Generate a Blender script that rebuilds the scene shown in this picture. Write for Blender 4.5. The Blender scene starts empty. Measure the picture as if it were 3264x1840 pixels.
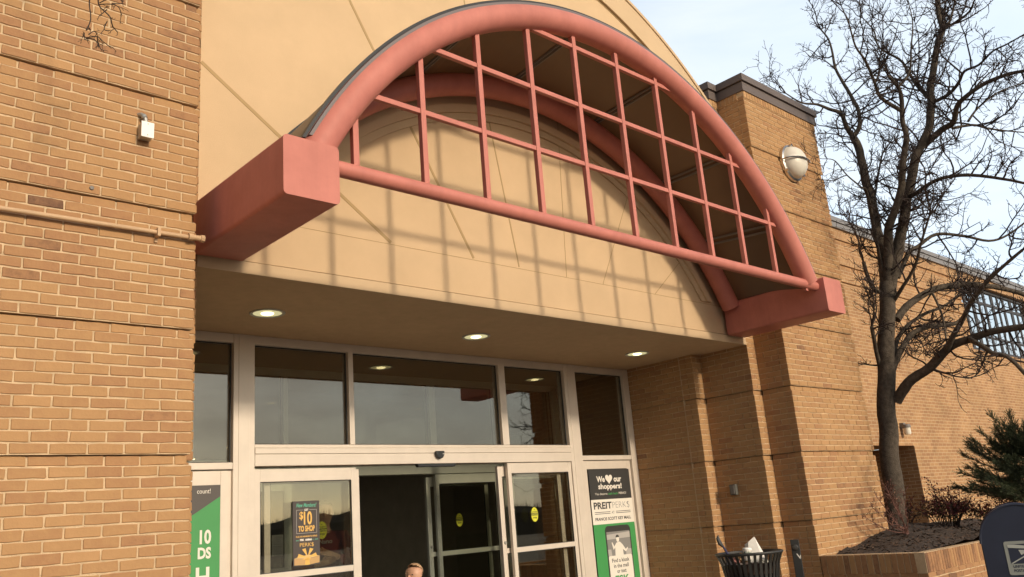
import bpy, math, random
from mathutils import Vector, Matrix, noise
random.seed(7)
scene = bpy.context.scene
COL = scene.collection
rad = math.radians

# ---------------------------------------------------------------- camera
cam_d = bpy.data.cameras.new('camera')
cam = bpy.data.objects.new('camera', cam_d)
COL.objects.link(cam)
EYE = 1.45
R0 = Vector((0.7375281, -0.6708302, -0.0777114))      # right
R1 = Vector((0.1228285, 0.2464072, -0.9613515))       # down
R2 = Vector((0.6640522, 0.6994786, 0.2641293))        # forward
cam.matrix_world = Matrix(((R0.x, -R1.x, -R2.x, 0), (R0.y, -R1.y, -R2.y, 0), (R0.z, -R1.z, -R2.z, EYE), (0, 0, 0, 1)))
cam_d.sensor_fit = 'HORIZONTAL'
cam_d.sensor_width = 36.0
cam_d.lens = 2737.43 / 3264 * 36
cam_d.clip_start = 0.05
cam_d.clip_end = 3000
scene.camera = cam

# ---------------------------------------------------------------- light
SUN_DIR = Vector((-0.02, 1.36, -0.468)).normalized()    # direction the light travels
sl = bpy.data.lights.new('sun', 'SUN')
sl.energy = 2.25
sl.angle = rad(3.4)
sl.color = (1.0, 0.86, 0.66)
sun = bpy.data.objects.new('sun', sl)
COL.objects.link(sun)
sun.rotation_euler = SUN_DIR.to_track_quat('-Z', 'Y').to_euler()
sun.location = (0, -20, 12)
elev = math.asin(-SUN_DIR.z)
azim = math.atan2(-SUN_DIR.x, -SUN_DIR.y)

w = bpy.data.worlds.new('World')
scene.world = w
w.use_nodes = True
nt = w.node_tree
nt.nodes.clear()
def N(tree, typ, **kw):
    n = tree.nodes.new(typ)
    for k, v in kw.items():
        setattr(n, k, v)
    return n
wo = N(nt, 'ShaderNodeOutputWorld')
bg = N(nt, 'ShaderNodeBackground')
sky = N(nt, 'ShaderNodeTexSky')
sky.sky_type = 'NISHITA'
sky.sun_disc = False
sky.sun_elevation = elev
sky.sun_rotation = azim
sky.air_density = 1.0
sky.dust_density = 0.6
sky.ozone_density = 1.5
tc = N(nt, 'ShaderNodeTexCoord')
mp = N(nt, 'ShaderNodeMapping')
mp.inputs['Scale'].default_value = (1.6, 1.6, 4.5)
mp.inputs['Location'].default_value = (0.35, 0.1, 0.0)
nz = N(nt, 'ShaderNodeTexNoise')
nz.inputs['Scale'].default_value = 1.5
nz.inputs['Detail'].default_value = 6
nz.inputs['Roughness'].default_value = 0.55
nz.inputs['Distortion'].default_value = 0.5
cr = N(nt, 'ShaderNodeValToRGB')
cr.color_ramp.elements[0].position = 0.38
cr.color_ramp.elements[0].color = (0.25, 0.25, 0.25, 1)
cr.color_ramp.elements[1].position = 0.66
cr.color_ramp.elements[1].color = (1, 1, 1, 1)
mx = N(nt, 'ShaderNodeMix', data_type='RGBA')
mx.inputs['B'].default_value = (2.9, 3.05, 3.2, 1)
nt.links.new(tc.outputs['Generated'], mp.inputs['Vector'])
nt.links.new(mp.outputs['Vector'], nz.inputs['Vector'])
nt.links.new(nz.outputs['Fac'], cr.inputs['Fac'])
nt.links.new(cr.outputs['Color'], mx.inputs['Factor'])
nt.links.new(sky.outputs['Color'], mx.inputs['A'])
# brighter veil of cloud towards the right, and the hazy glow round the sun
def dotgain(vec, power, col):
    d_ = N(nt, 'ShaderNodeVectorMath', operation='DOT_PRODUCT'); d_.inputs[1].default_value = vec
    nt.links.new(tc.outputs['Generated'], d_.inputs[0])
    c_ = N(nt, 'ShaderNodeMath', operation='MAXIMUM'); c_.inputs[1].default_value = 0.0
    nt.links.new(d_.outputs['Value'], c_.inputs[0])
    w_ = N(nt, 'ShaderNodeMath', operation='POWER'); w_.inputs[1].default_value = power
    nt.links.new(c_.outputs[0], w_.inputs[0])
    s_ = N(nt, 'ShaderNodeVectorMath', operation='SCALE'); s_.inputs[0].default_value = col
    nt.links.new(w_.outputs[0], s_.inputs['Scale'])
    return s_.outputs[0]
def vadd(a, b):
    q = N(nt, 'ShaderNodeVectorMath', operation='ADD'); nt.links.new(a, q.inputs[0]); nt.links.new(b, q.inputs[1]); return q.outputs[0]
S = -SUN_DIR
tot = vadd(mx.outputs['Result'], dotgain((0.93, 0.27, 0.24), 2.2, (4.0, 4.55, 5.1)))
tot = vadd(tot, dotgain(tuple(S), 70.0, (85.0, 73.0, 55.0)))
tot = vadd(tot, dotgain(tuple(S), 2.6, (2.9, 2.6, 2.15)))
nt.links.new(tot, bg.inputs['Color'])
bg.inputs['Strength'].default_value = 0.125
nt.links.new(bg.outputs['Background'], wo.inputs['Surface'])

scene.view_settings.view_transform = 'Standard'
scene.view_settings.look = 'None'
scene.view_settings.exposure = 0.20
scene.view_settings.gamma = 1.0
scene.cycles.max_bounces = 8
scene.cycles.transparent_max_bounces = 24

# ---------------------------------------------------------------- helpers
ORG = {}
def tag(o, label=None, cat=None, group=None, kind=None):
    if label: o['label'] = label
    if cat: o['category'] = cat
    if group: o['group'] = group
    if kind: o['kind'] = kind
    return o

def thing(name, label, cat, loc, group=None):
    o = bpy.data.objects.new(name, None)
    o.empty_display_size = 0.1
    COL.objects.link(o)
    o.location = loc
    ORG[o.name] = Vector(loc)
    return tag(o, label, cat, group)

class MB:
    def __init__(s):
        s.v = []; s.f = []; s.uv = []; s.t = []
    def face(s, idx, uv=None, tone=0.5):
        s.f.append(tuple(idx)); s.t.append(tone)
        if uv is None:
            P = [s.v[i] for i in idx]
            a = Vector(P[1]) - Vector(P[0]); b = Vector(P[2]) - Vector(P[0])
            n = a.cross(b)
            ax = max(range(3), key=lambda k: abs(n[k]))
            if ax == 0: uv = [(p[1], p[2]) for p in P]
            elif ax == 1: uv = [(p[0], p[2]) for p in P]
            else: uv = [(p[0], p[1]) for p in P]
        s.uv.append(uv)
    def box(s, x0, x1, y0, y1, z0, z1, tone=0.5, M=None):
        b = len(s.v)
        P = [(x0,y0,z0),(x1,y0,z0),(x1,y1,z0),(x0,y1,z0),(x0,y0,z1),(x1,y0,z1),(x1,y1,z1),(x0,y1,z1)]
        if M is not None: P = [tuple(M @ Vector(p)) for p in P]
        s.v += P
        for q in ((0,3,2,1),(4,5,6,7),(0,1,5,4),(1,2,6,5),(2,3,7,6),(3,0,4,7)):
            s.face([b+i for i in q], tone=tone)
        return s
    def prism(s, poly, axis, a0, a1, tone=0.5, M=None):
        """poly: list of 2D points; axis 'x' -> (y,z), 'y' -> (x,z), 'z' -> (x,y)"""
        def mk(p, a):
            q = {'x': (a, p[0], p[1]), 'y': (p[0], a, p[1]), 'z': (p[0], p[1], a)}[axis]
            return tuple(M @ Vector(q)) if M is not None else q
        b = len(s.v); n = len(poly)
        s.v += [mk(p, a0) for p in poly] + [mk(p, a1) for p in poly]
        s.face(list(range(b, b+n)), tone=tone)
        s.face(list(range(b+2*n-1, b+n-1, -1)), tone=tone)
        for i in range(n):
            j = (i+1) % n
            s.face((b+i, b+n+i, b+n+j, b+j), tone=tone)
        return s
    def tube(s, pts, r, n=8, cap=True, tone=0.5, closed=False):
        pts = [Vector(p) for p in pts]
        m = len(pts)
        if not isinstance(r, (list, tuple)): r = [r]*m
        t0 = (pts[1]-pts[0]).normalized()
        up = Vector((0,0,1)) if abs(t0.z) < 0.9 else Vector((1,0,0))
        u = t0.cross(up).normalized()
        rings = []
        for i in range(m):
            if closed: t = (pts[(i+1)%m]-pts[i-1])
            elif i == 0: t = pts[1]-pts[0]
            elif i == m-1: t = pts[-1]-pts[-2]
            else: t = pts[i+1]-pts[i-1]
            if t.length < 1e-9: t = Vector((0,0,1))
            t.normalize()
            u = (u - t*u.dot(t))
            if u.length < 1e-6: u = t.orthogonal()
            u.normalize()
            v = t.cross(u)
            b = len(s.v)
            for k in range(n):
                a = 2*math.pi*k/n
                s.v.append(tuple(pts[i] + (u*math.cos(a)+v*math.sin(a))*r[i]))
            rings.append(b)
        rng = range(m) if closed else range(m-1)
        for i in rng:
            a, b = rings[i], rings[(i+1)%m]
            for k in range(n):
                k2 = (k+1)%n
                s.face((a+k, a+k2, b+k2, b+k), uv=[(k/n, i), ((k+1)/n, i), ((k+1)/n, i+1), (k/n, i+1)], tone=tone)
        if cap and not closed:
            s.face([rings[0]+k for k in range(n-1, -1, -1)], tone=tone)
            s.face([rings[-1]+k for k in range(n)], tone=tone)
        return s
    def lathe(s, prof, c, n=24, axis='z', M=None, tone=0.5, sx=1.0, sz=1.0):
        """prof: (radius, height) list. axis: direction of heights"""
        b = len(s.v); m = len(prof)
        for (r, h) in prof:
            for k in range(n):
                a = 2*math.pi*k/n
                ca, sa = r*math.cos(a)*sx, r*math.sin(a)*sz
                if axis == 'z': p = (ca, sa, h)
                elif axis == 'y': p = (ca, h, sa)
                else: p = (h, ca, sa)
                p = Vector(p)
                if M is not None: p = M @ p
                s.v.append(tuple(p + Vector(c)))
        for i in range(m-1):
            for k in range(n):
                k2 = (k+1) % n
                s.face((b+i*n+k, b+i*n+k2, b+(i+1)*n+k2, b+(i+1)*n+k), tone=tone)
        return s
    def build(s, name, mat, parent=None, smooth=False, bev=0, seg=2, angle=40):
        if parent is not None:
            org = ORG[parent.name]
        else:
            xs = [p[0] for p in s.v]; ys = [p[1] for p in s.v]; zs = [p[2] for p in s.v]
            org = Vector(((min(xs)+max(xs))/2, (min(ys)+max(ys))/2, min(zs)))
        me = bpy.data.meshes.new(name)
        me.from_pydata([(p[0]-org.x, p[1]-org.y, p[2]-org.z) for p in s.v], [], s.f)
        uvl = me.uv_layers.new(name='UVMap')
        flat = [c for fuv in s.uv for q in fuv for c in q]
        uvl.data.foreach_set('uv', flat)
        at = me.attributes.new('tone', 'FLOAT', 'FACE')
        at.data.foreach_set('value', s.t)
        me.materials.append(mat)
        if smooth:
            me.polygons.foreach_set('use_smooth', [True]*len(me.polygons))
            try: me.set_sharp_from_angle(angle=rad(angle))
            except Exception: pass
        me.validate()
        o = bpy.data.objects.new(name, me)
        COL.objects.link(o)
        if parent is not None:
            o.parent = parent
        else:
            o.location = org
        ORG[o.name] = Vector(org)
        if bev:
            md = o.modifiers.new('bevel', 'BEVEL')
            md.width = bev; md.segments = seg; md.limit_method = 'ANGLE'; md.angle_limit = rad(50)
            md.harden_normals = False
        return o

def copy_tree(o, parent=None):
    c = o.copy(); COL.objects.link(c)
    ORG[c.name] = ORG[o.name]
    if parent is not None: c.parent = parent
    for ch in list(o.children): copy_tree(ch, c)
    return c

def text(mb, s, x, z, size, y, bold=0.0, align='CENTER', M=None, sx=1.0, shear=0.0, space=1.0, W=None):
    cu = bpy.data.curves.new('t', 'FONT')
    cu.body = s; cu.size = size; cu.offset = bold; cu.align_x = align
    cu.shear = shear; cu.space_character = space
    cu.resolution_u = 3
    ob = bpy.data.objects.new('t', cu)
    COL.objects.link(ob)
    dg = bpy.context.evaluated_depsgraph_get()
    me = bpy.data.meshes.new_from_object(ob.evaluated_get(dg))
    if W:
        xs_ = [v.co.x for v in me.vertices]; sx = W/(max(xs_)-min(xs_)); x -= (max(xs_)+min(xs_))/2*sx
    b = len(mb.v)
    for v in me.vertices:
        p = Vector((x+v.co.x*sx, y, z+v.co.y))
        if M is not None: p = M @ p
        mb.v.append(tuple(p))
    for p in me.polygons:
        mb.face([b+i for i in p.vertices])
    bpy.data.objects.remove(ob); bpy.data.meshes.remove(me); bpy.data.curves.remove(cu)

def poly(mb, pts, y, M=None):
    b = len(mb.v)
    for p in pts:
        q = Vector((p[0], y, p[1]))
        if M is not None: q = M @ q
        mb.v.append(tuple(q))
    mb.face(list(range(b, b+len(pts))))

def ell(cx, cz, rx, rz, n=28, a0=0, a1=360):
    return [(cx+rx*math.cos(rad(a0+(a1-a0)*k/n)), cz+rz*math.sin(rad(a0+(a1-a0)*k/n))) for k in range(n)]

def rrect(x0, x1, z0, z1, r, n=5):
    out = []
    for cx, cz, a in ((x1-r, z0+r, -90), (x1-r, z1-r, 0), (x0+r, z1-r, 90), (x0+r, z0+r, 180)):
        for k in range(n+1):
            t = rad(a+90*k/n); out.append((cx+r*math.cos(t), cz+r*math.sin(t)))
    return out

# ---------------------------------------------------------------- materials
def mat(name, color, rough=0.6, metal=0.0, spec=0.5, var=0.0, vscale=3.0, bump=0.0, bscale=60.0, coat=0.0, emit=None, estr=0.0, detail=4, var2=None, streak=0.0):
    m = bpy.data.materials.new(name)
    m.use_nodes = True
    t = m.node_tree
    p = t.nodes['Principled BSDF']
    p.inputs['Base Color'].default_value = (*color, 1)
    p.inputs['Roughness'].default_value = rough
    p.inputs['Metallic'].default_value = metal
    p.inputs['Specular IOR Level'].default_value = spec
    if coat: p.inputs['Coat Weight'].default_value = coat
    if emit:
        p.inputs['Emission Color'].default_value = (*emit, 1)
        p.inputs['Emission Strength'].default_value = estr
    g = N(t, 'ShaderNodeNewGeometry')
    if var:
        n1 = N(t, 'ShaderNodeTexNoise')
        n1.inputs['Scale'].default_value = vscale
        n1.inputs['Detail'].default_value = detail
        n1.inputs['Roughness'].default_value = 0.62
        t.links.new(g.outputs['Position'], n1.inputs['Vector'])
        r = N(t, 'ShaderNodeMapRange')
        r.inputs['From Min'].default_value = 0.3
        r.inputs['From Max'].default_value = 0.7
        t.links.new(n1.outputs['Fac'], r.inputs['Value'])
        x = N(t, 'ShaderNodeMix', data_type='RGBA')
        lo = tuple(max(0, c*(1-var)) for c in color)
        hi = var2 if var2 else tuple(min(1, c*(1+var)) for c in color)
        x.inputs['A'].default_value = (*lo, 1)
        x.inputs['B'].default_value = (*hi, 1)
        t.links.new(r.outputs['Result'], x.inputs['Factor'])
        t.links.new(x.outputs['Result'], p.inputs['Base Color'])
    if streak and var:
        mp_ = N(t, 'ShaderNodeMapping'); mp_.inputs['Scale'].default_value = (5.0, 5.0, 0.35)
        t.links.new(g.outputs['Position'], mp_.inputs['Vector'])
        n4 = N(t, 'ShaderNodeTexNoise'); n4.inputs['Scale'].default_value = 1.6; n4.inputs['Detail'].default_value = 7; n4.inputs['Roughness'].default_value = 0.7
        t.links.new(mp_.outputs['Vector'], n4.inputs['Vector'])
        r4 = N(t, 'ShaderNodeMapRange'); r4.inputs['From Min'].default_value = 0.35; r4.inputs['From Max'].default_value = 0.62
        r4.inputs['To Min'].default_value = 1-streak; r4.inputs['To Max'].default_value = 1.02
        t.links.new(n4.outputs['Fac'], r4.inputs['Value'])
        x4 = N(t, 'ShaderNodeMix', data_type='RGBA', blend_type='MULTIPLY'); x4.inputs['Factor'].default_value = 1
        t.links.new(x.outputs['Result'], x4.inputs['A']); t.links.new(r4.outputs['Result'], x4.inputs['B'])
        t.links.new(x4.outputs['Result'], p.inputs['Base Color'])
    if bump:
        n2 = N(t, 'ShaderNodeTexNoise')
        n2.inputs['Scale'].default_value = bscale
        n2.inputs['Detail'].default_value = 3
        t.links.new(g.outputs['Position'], n2.inputs['Vector'])
        b = N(t, 'ShaderNodeBump')
        b.inputs['Strength'].default_value = bump
        b.inputs['Distance'].default_value = 0.01
        t.links.new(n2.outputs['Fac'], b.inputs['Height'])
        t.links.new(b.outputs['Normal'], p.inputs['Normal'])
    return m

def brick_geo_mat():
    m = bpy.data.materials.new('clay_brick')
    m.use_nodes = True
    t = m.node_tree; p = t.nodes['Principled BSDF']
    p.inputs['Roughness'].default_value = 0.9
    p.inputs['Specular IOR Level'].default_value = 0.2
    a = N(t, 'ShaderNodeAttribute', attribute_name='tone')
    g = N(t, 'ShaderNodeNewGeometry')
    n1 = N(t, 'ShaderNodeTexNoise'); n1.inputs['Scale'].default_value = 16; n1.inputs['Detail'].default_value = 5; n1.inputs['Roughness'].default_value = 0.7
    n3 = N(t, 'ShaderNodeTexNoise'); n3.inputs['Scale'].default_value = 1.3; n3.inputs['Detail'].default_value = 3
    t.links.new(g.outputs['Position'], n1.inputs['Vector'])
    t.links.new(g.outputs['Position'], n3.inputs['Vector'])
    m1 = N(t, 'ShaderNodeMath', operation='MULTIPLY_ADD'); m1.inputs[1].default_value = 0.5; 
    t.links.new(n1.outputs['Fac'], m1.inputs[0]); t.links.new(a.outputs['Fac'], m1.inputs[2])
    m2 = N(t, 'ShaderNodeMath', operation='MULTIPLY_ADD'); m2.inputs[1].default_value = 0.35
    t.links.new(n3.outputs['Fac'], m2.inputs[0]); t.links.new(m1.outputs[0], m2.inputs[2])
    m3 = N(t, 'ShaderNodeMath', operation='SUBTRACT'); m3.inputs[1].default_value = 0.43
    t.links.new(m2.outputs[0], m3.inputs[0])
    c = N(t, 'ShaderNodeValToRGB')
    e = c.color_ramp.elements
    e[0].position = 0.0; e[0].color = (0.15, 0.080, 0.050, 1)
    e[1].position = 1.0; e[1].color = (0.54, 0.335, 0.18, 1)
    for pos, col in ((0.25, (0.34, 0.178, 0.088, 1)), (0.5, (0.395, 0.225, 0.104, 1)), (0.75, (0.44, 0.250, 0.118, 1))):
        k = e.new(pos); k.color = col
    t.links.new(m3.outputs[0], c.inputs['Fac'])
    t.links.new(c.outputs['Color'], p.inputs['Base Color'])
    b = N(t, 'ShaderNodeBump'); b.inputs['Strength'].default_value = 0.5; b.inputs['Distance'].default_value = 0.004
    n2 = N(t, 'ShaderNodeTexNoise'); n2.inputs['Scale'].default_value = 55; n2.inputs['Detail'].default_value = 5
    t.links.new(g.outputs['Position'], n2.inputs['Vector'])
    t.links.new(n2.outputs['Fac'], b.inputs['Height'])
    t.links.new(b.outputs['Normal'], p.inputs['Normal'])
    return m

def brick_tex_mat(name, swap=False, bw=0.2032, rh=0.0664, z0=0.0):
    m = bpy.data.materials.new(name)
    m.use_nodes = True
    t = m.node_tree; p = t.nodes['Principled BSDF']
    p.inputs['Roughness'].default_value = 0.9
    p.inputs['Specular IOR Level'].default_value = 0.2
    uv = N(t, 'ShaderNodeUVMap', uv_map='UVMap')
    mp_ = N(t, 'ShaderNodeMapping')
    mp_.inputs['Location'].default_value = (0, -z0, 0)
    if swap:
        mp_.inputs['Rotation'].default_value = (0, 0, rad(90))
    t.links.new(uv.outputs['UV'], mp_.inputs['Vector'])
    g = N(t, 'ShaderNodeNewGeometry')
    nd = N(t, 'ShaderNodeTexNoise'); nd.inputs['Scale'].default_value = 14; nd.inputs['Detail'].default_value = 2
    t.links.new(g.outputs['Position'], nd.inputs['Vector'])
    sc = N(t, 'ShaderNodeVectorMath', operation='MULTIPLY_ADD')
    sc.inputs[1].default_value = (0.007, 0.007, 0.0)
    t.links.new(nd.outputs['Color'], sc.inputs[0]); t.links.new(mp_.outputs['Vector'], sc.inputs[2])
    br = N(t, 'ShaderNodeTexBrick')
    br.inputs['Scale'].default_value = 1
    br.inputs['Brick Width'].default_value = bw
    br.inputs['Row Height'].default_value = rh
    br.inputs['Mortar Size'].default_value = 0.0055
    br.inputs['Mortar Smooth'].default_value = 0.3
    br.inputs['Bias'].default_value = 0.1
    br.inputs['Color1'].default_value = (0.44, 0.252, 0.120, 1)
    br.inputs['Color2'].default_value = (0.34, 0.180, 0.088, 1)
    br.inputs['Mortar'].default_value = (0.56, 0.41, 0.25, 1)
    t.links.new(sc.outputs[0], br.inputs['Vector'])
    n1 = N(t, 'ShaderNodeTexNoise'); n1.inputs['Scale'].default_value = 1.1; n1.inputs['Detail'].default_value = 8; n1.inputs['Roughness'].default_value = 0.7
    t.links.new(g.outputs['Position'], n1.inputs['Vector'])
    r = N(t, 'ShaderNodeMapRange'); r.inputs['From Min'].default_value = 0.25; r.inputs['From Max'].default_value = 0.75
    r.inputs['To Min'].default_value = 0.72; r.inputs['To Max'].default_value = 1.2
    t.links.new(n1.outputs['Fac'], r.inputs['Value'])
    x = N(t, 'ShaderNodeMix', data_type='RGBA', blend_type='MULTIPLY'); x.inputs['Factor'].default_value = 1
    t.links.new(br.outputs['Color'], x.inputs['A']); t.links.new(r.outputs['Result'], x.inputs['B'])
    t.links.new(x.outputs['Result'], p.inputs['Base Color'])
    b = N(t, 'ShaderNodeBump'); b.inputs['Strength'].default_value = 0.7; b.inputs['Distance'].default_value = 0.006
    inv = N(t, 'ShaderNodeMath', operation='SUBTRACT'); inv.inputs[0].default_value = 1
    t.links.new(br.outputs['Fac'], inv.inputs[1]); t.links.new(inv.outputs[0], b.inputs['Height'])
    t.links.new(b.outputs['Normal'], p.inputs['Normal'])
    return m

def glass_mat(name, tint=(0.86, 0.87, 0.83), f0=0.135, rough=0.0):
    m = bpy.data.materials.new(name)
    m.use_nodes = True
    t = m.node_tree
    t.nodes.clear()
    o = N(t, 'ShaderNodeOutputMaterial')
    tr = N(t, 'ShaderNodeBsdfTransparent'); tr.inputs['Color'].default_value = (*tint, 1)
    gl = N(t, 'ShaderNodeBsdfGlossy'); gl.inputs['Roughness'].default_value = rough
    gl.inputs['Color'].default_value = (1.0, 0.89, 0.75, 1)
    g = N(t, 'ShaderNodeNewGeometry')
    dt = N(t, 'ShaderNodeVectorMath', operation='DOT_PRODUCT')
    t.links.new(g.outputs['Incoming'], dt.inputs[0]); t.links.new(g.outputs['Normal'], dt.inputs[1])
    ab = N(t, 'ShaderNodeMath', operation='ABSOLUTE'); t.links.new(dt.outputs['Value'], ab.inputs[0])
    om = N(t, 'ShaderNodeMath', operation='SUBTRACT'); om.inputs[0].default_value = 1.0; t.links.new(ab.outputs[0], om.inputs[1])
    pw = N(t, 'ShaderNodeMath', operation='POWER'); pw.inputs[1].default_value = 4.0; t.links.new(om.outputs[0], pw.inputs[0])
    fr = N(t, 'ShaderNodeMath', operation='MULTIPLY_ADD'); fr.inputs[1].default_value = 1-f0; fr.inputs[2].default_value = f0
    t.links.new(pw.outputs[0], fr.inputs[0])
    mx_ = N(t, 'ShaderNodeMixShader')
    t.links.new(fr.outputs[0], mx_.inputs['Fac'])
    t.links.new(tr.outputs[0], mx_.inputs[1]); t.links.new(gl.outputs[0], mx_.inputs[2])
    t.links.new(mx_.outputs[0], o.inputs['Surface'])
    return m

def smoke_mat():
    m = bpy.data.materials.new('smoked_panel'); m.use_nodes = True
    t = m.node_tree; t.nodes.clear()
    o = N(t, 'ShaderNodeOutputMaterial'); tr = N(t, 'ShaderNodeBsdfTransparent'); tr.inputs['Color'].default_value = (.30, .22, .155, 1)
    df = N(t, 'ShaderNodeBsdfPrincipled'); df.inputs['Base Color'].default_value = (.21, .145, .10, 1); df.inputs['Roughness'].default_value = .28
    mx_ = N(t, 'ShaderNodeMixShader'); mx_.inputs['Fac'].default_value = .52
    t.links.new(tr.outputs[0], mx_.inputs[1]); t.links.new(df.outputs[0], mx_.inputs[2]); t.links.new(mx_.outputs[0], o.inputs['Surface'])
    return m
SMOKE = smoke_mat()
BRICK = brick_geo_mat()
MORTAR = mat('mortar', (0.56, 0.405, 0.25), 0.95, var=0.16, vscale=9, bump=0.5, bscale=180, spec=0.1)
BRICKTEX = brick_tex_mat('brickwork')
SOLDIER = brick_tex_mat('soldier_brickwork', swap=True, bw=0.21, rh=0.0667)
STUCCO = mat('stucco', (0.61, 0.43, 0.262), 0.9, var=0.06, vscale=1.4, bump=0.5, bscale=220, spec=0.15, detail=8)
STUCCO2 = mat('stucco_smooth', (0.57, 0.41, 0.255), 0.85, var=0.04, vscale=2, bump=0.12, bscale=200, spec=0.15)
REVEAL_SHADE = mat('reveal_shade', (0.40, 0.265, 0.125), 0.9)  # stucco tan darkened to paint the shade inside the grooves
SOFFIT = mat('soffit_paint', (0.60, 0.43, 0.27), 0.9, var=0.05, vscale=1.5, bump=0.1, bscale=150, spec=0.1, streak=0.06)
RED = mat('red_painted_steel', (0.50, 0.165, 0.125), 0.55, var=0.10, vscale=4, bump=0.05, bscale=300, spec=0.35, var2=(0.545, 0.19, 0.145), detail=8, streak=0.06)
ROOFU = mat('roof_soffit_panel', (0.10, 0.066, 0.044), 0.8, var=0.12, vscale=2)
ROOFT = mat('roof_sheet', (0.50, 0.42, 0.28), 0.5, var=0.1, vscale=2)
DKTRIM = mat('dark_flashing', (0.022, 0.020, 0.020), 0.5, var=0.2, vscale=5)
GREYSTRIP = mat('grey_strip', (0.17, 0.15, 0.135), 0.6)
COPING = mat('coping_metal', (0.125, 0.098, 0.088), 0.5, metal=0.0, var=0.12, vscale=1.2, spec=0.4)
COPING2 = mat('grey_coping_metal', (0.20, 0.185, 0.18), 0.5, metal=0.0, var=0.12, vscale=1.2)
ALU = mat('cream_aluminium', (0.66, 0.57, 0.48), 0.38, metal=0.15, var=0.05, vscale=5, spec=0.5, detail=6)
ALU2 = mat('green_tinted_aluminium', (0.50, 0.50, 0.42), 0.4, metal=0.15, var=0.05, vscale=5)
GASKET = mat('gasket_black', (0.03, 0.03, 0.028), 0.6)
GLASS = glass_mat('window_glass')
GLASS2 = glass_mat('inner_glass', tint=(0.8, 0.8, 0.76), f0=0.03)
BLACKP = mat('black_plastic', (0.02, 0.02, 0.02), 0.35)
CHROME = mat('chrome', (0.62, 0.58, 0.54), 0.22, metal=1.0)
GLOBE = mat('milk_glass', (0.72, 0.66, 0.56), 0.3, spec=0.6)
LEDW = mat('downlight_lamp', (1, 0.9, 0.6), 0.5, emit=(1.0, 0.93, 0.52), estr=3.2)
REFL = mat('reflector_glow', (0.7, 0.66, 0.42), 0.3, emit=(1.0, 0.93, 0.50), estr=0.45)  # downlight reflector, the lamp light it bounces put in as glow
GREYBOX = mat('grey_enamel', (0.62, 0.60, 0.56), 0.5, var=0.05)
GALV = mat('galvanised', (0.42, 0.40, 0.36), 0.4, metal=0.7, var=0.2, vscale=40)
CONDUIT = mat('painted_conduit', (0.50, 0.32, 0.18), 0.6, var=0.08, vscale=6)
BARK = mat('bark', (0.088, 0.070, 0.054), 0.95, var=0.35, vscale=18, bump=1.0, bscale=60, spec=0.1)
TWIG = mat('twig_bark', (0.050, 0.038, 0.034), 0.9, var=0.3, vscale=6, spec=0.1)
CONC = mat('concrete', (0.165, 0.14, 0.115), 0.9, var=0.15, vscale=1.5, bump=0.3, bscale=90)
ASPH = mat('asphalt', (0.055, 0.052, 0.05), 0.95, var=0.2, vscale=1, bump=0.4, bscale=120)
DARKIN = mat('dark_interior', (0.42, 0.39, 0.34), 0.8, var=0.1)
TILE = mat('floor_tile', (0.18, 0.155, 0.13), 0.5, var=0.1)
PWHITE = mat('print_white', (0.74, 0.68, 0.60), 0.5)
PBLACK = mat('print_charcoal', (0.035, 0.033, 0.032), 0.5)
PGREEN = mat('print_green', (0.05, 0.27, 0.075), 0.5, var=0.04)
PGOLD = mat('print_gold', (0.72, 0.42, 0.10), 0.5)
PTEAL = mat('print_teal', (0.10, 0.42, 0.28), 0.5)
PGREY = mat('print_grey', (0.22, 0.21, 0.20), 0.5)
PMID = mat('print_mid_grey', (0.42, 0.39, 0.36), 0.5)
PBROWN = mat('print_brown', (0.055, 0.042, 0.038), 0.5)
PYEL = mat('sticker_yellow', (0.62, 0.60, 0.04), 0.5)
PTAN = mat('print_tan', (0.50, 0.30, 0.12), 0.5)

# ---------------------------------------------------------------- brickwork built brick by brick
CO = 0.0664
ZB = 1.23 - 12*CO
def T_front(Y): return lambda u, d, z: (u, Y-d, z)
def T_left(X): return lambda u, d, z: (X-d, u, z)      # a face that looks to -X
def T_right(X): return lambda u, d, z: (X+d, u, z)
def one_brick(mb, T, ua, ub, za, zb, d, dep, tone, jit=0.0026):
    r = random.uniform
    L = ub-ua
    per = [(ua+.003, za), (ua+L*.33, za), (ua+L*.66, za), (ub-.003, za), (ub, za+.004), (ub, zb-.004), (ub-.003, zb), (ua+L*.66, zb), (ua+L*.33, zb), (ua+.003, zb), (ua, zb-.004), (ua, za+.004)]
    per = [(p[0]+r(-jit, jit)*.8, p[1]+r(-jit, jit)) for p in per]
    cu, cz = (ua+ub)/2, (za+zb)/2
    b = len(mb.v)
    tl = r(-.0012, .0012)
    for p in per:
        mb.v.append(T(p[0], d-.0035, p[1]))
    for p in per:
        sx = -1 if p[0] > cu else 1; sz = -1 if p[1] > cz else 1
        mb.v.append(T(p[0]+sx*.0035, d+tl*(p[0]-cu)*8+r(-.0004, .0004), p[1]+sz*.0032))
    for p in per:
        mb.v.append(T(p[0], d-dep, p[1]))
    n = 12
    mb.face([b+n+i for i in range(n)], tone=tone)
    for i in range(n):
        j = (i+1) % n
        mb.face((b+i, b+j, b+n+j, b+n+i), tone=tone)
        mb.face((b+2*n+i, b+2*n+j, b+j, b+i), tone=tone)

def tbox(mb, T, u0, u1, d0, d1, z0, z1):
    b = len(mb.v)
    mb.v += [T(u0,d0,z0), T(u1,d0,z0), T(u1,d1,z0), T(u0,d1,z0), T(u0,d0,z1), T(u1,d0,z1), T(u1,d1,z1), T(u0,d1,z1)]
    for q in ((0,3,2,1),(4,5,6,7),(0,1,5,4),(1,2,6,5),(2,3,7,6),(3,0,4,7)):
        mb.face([b+i for i in q])

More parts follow.
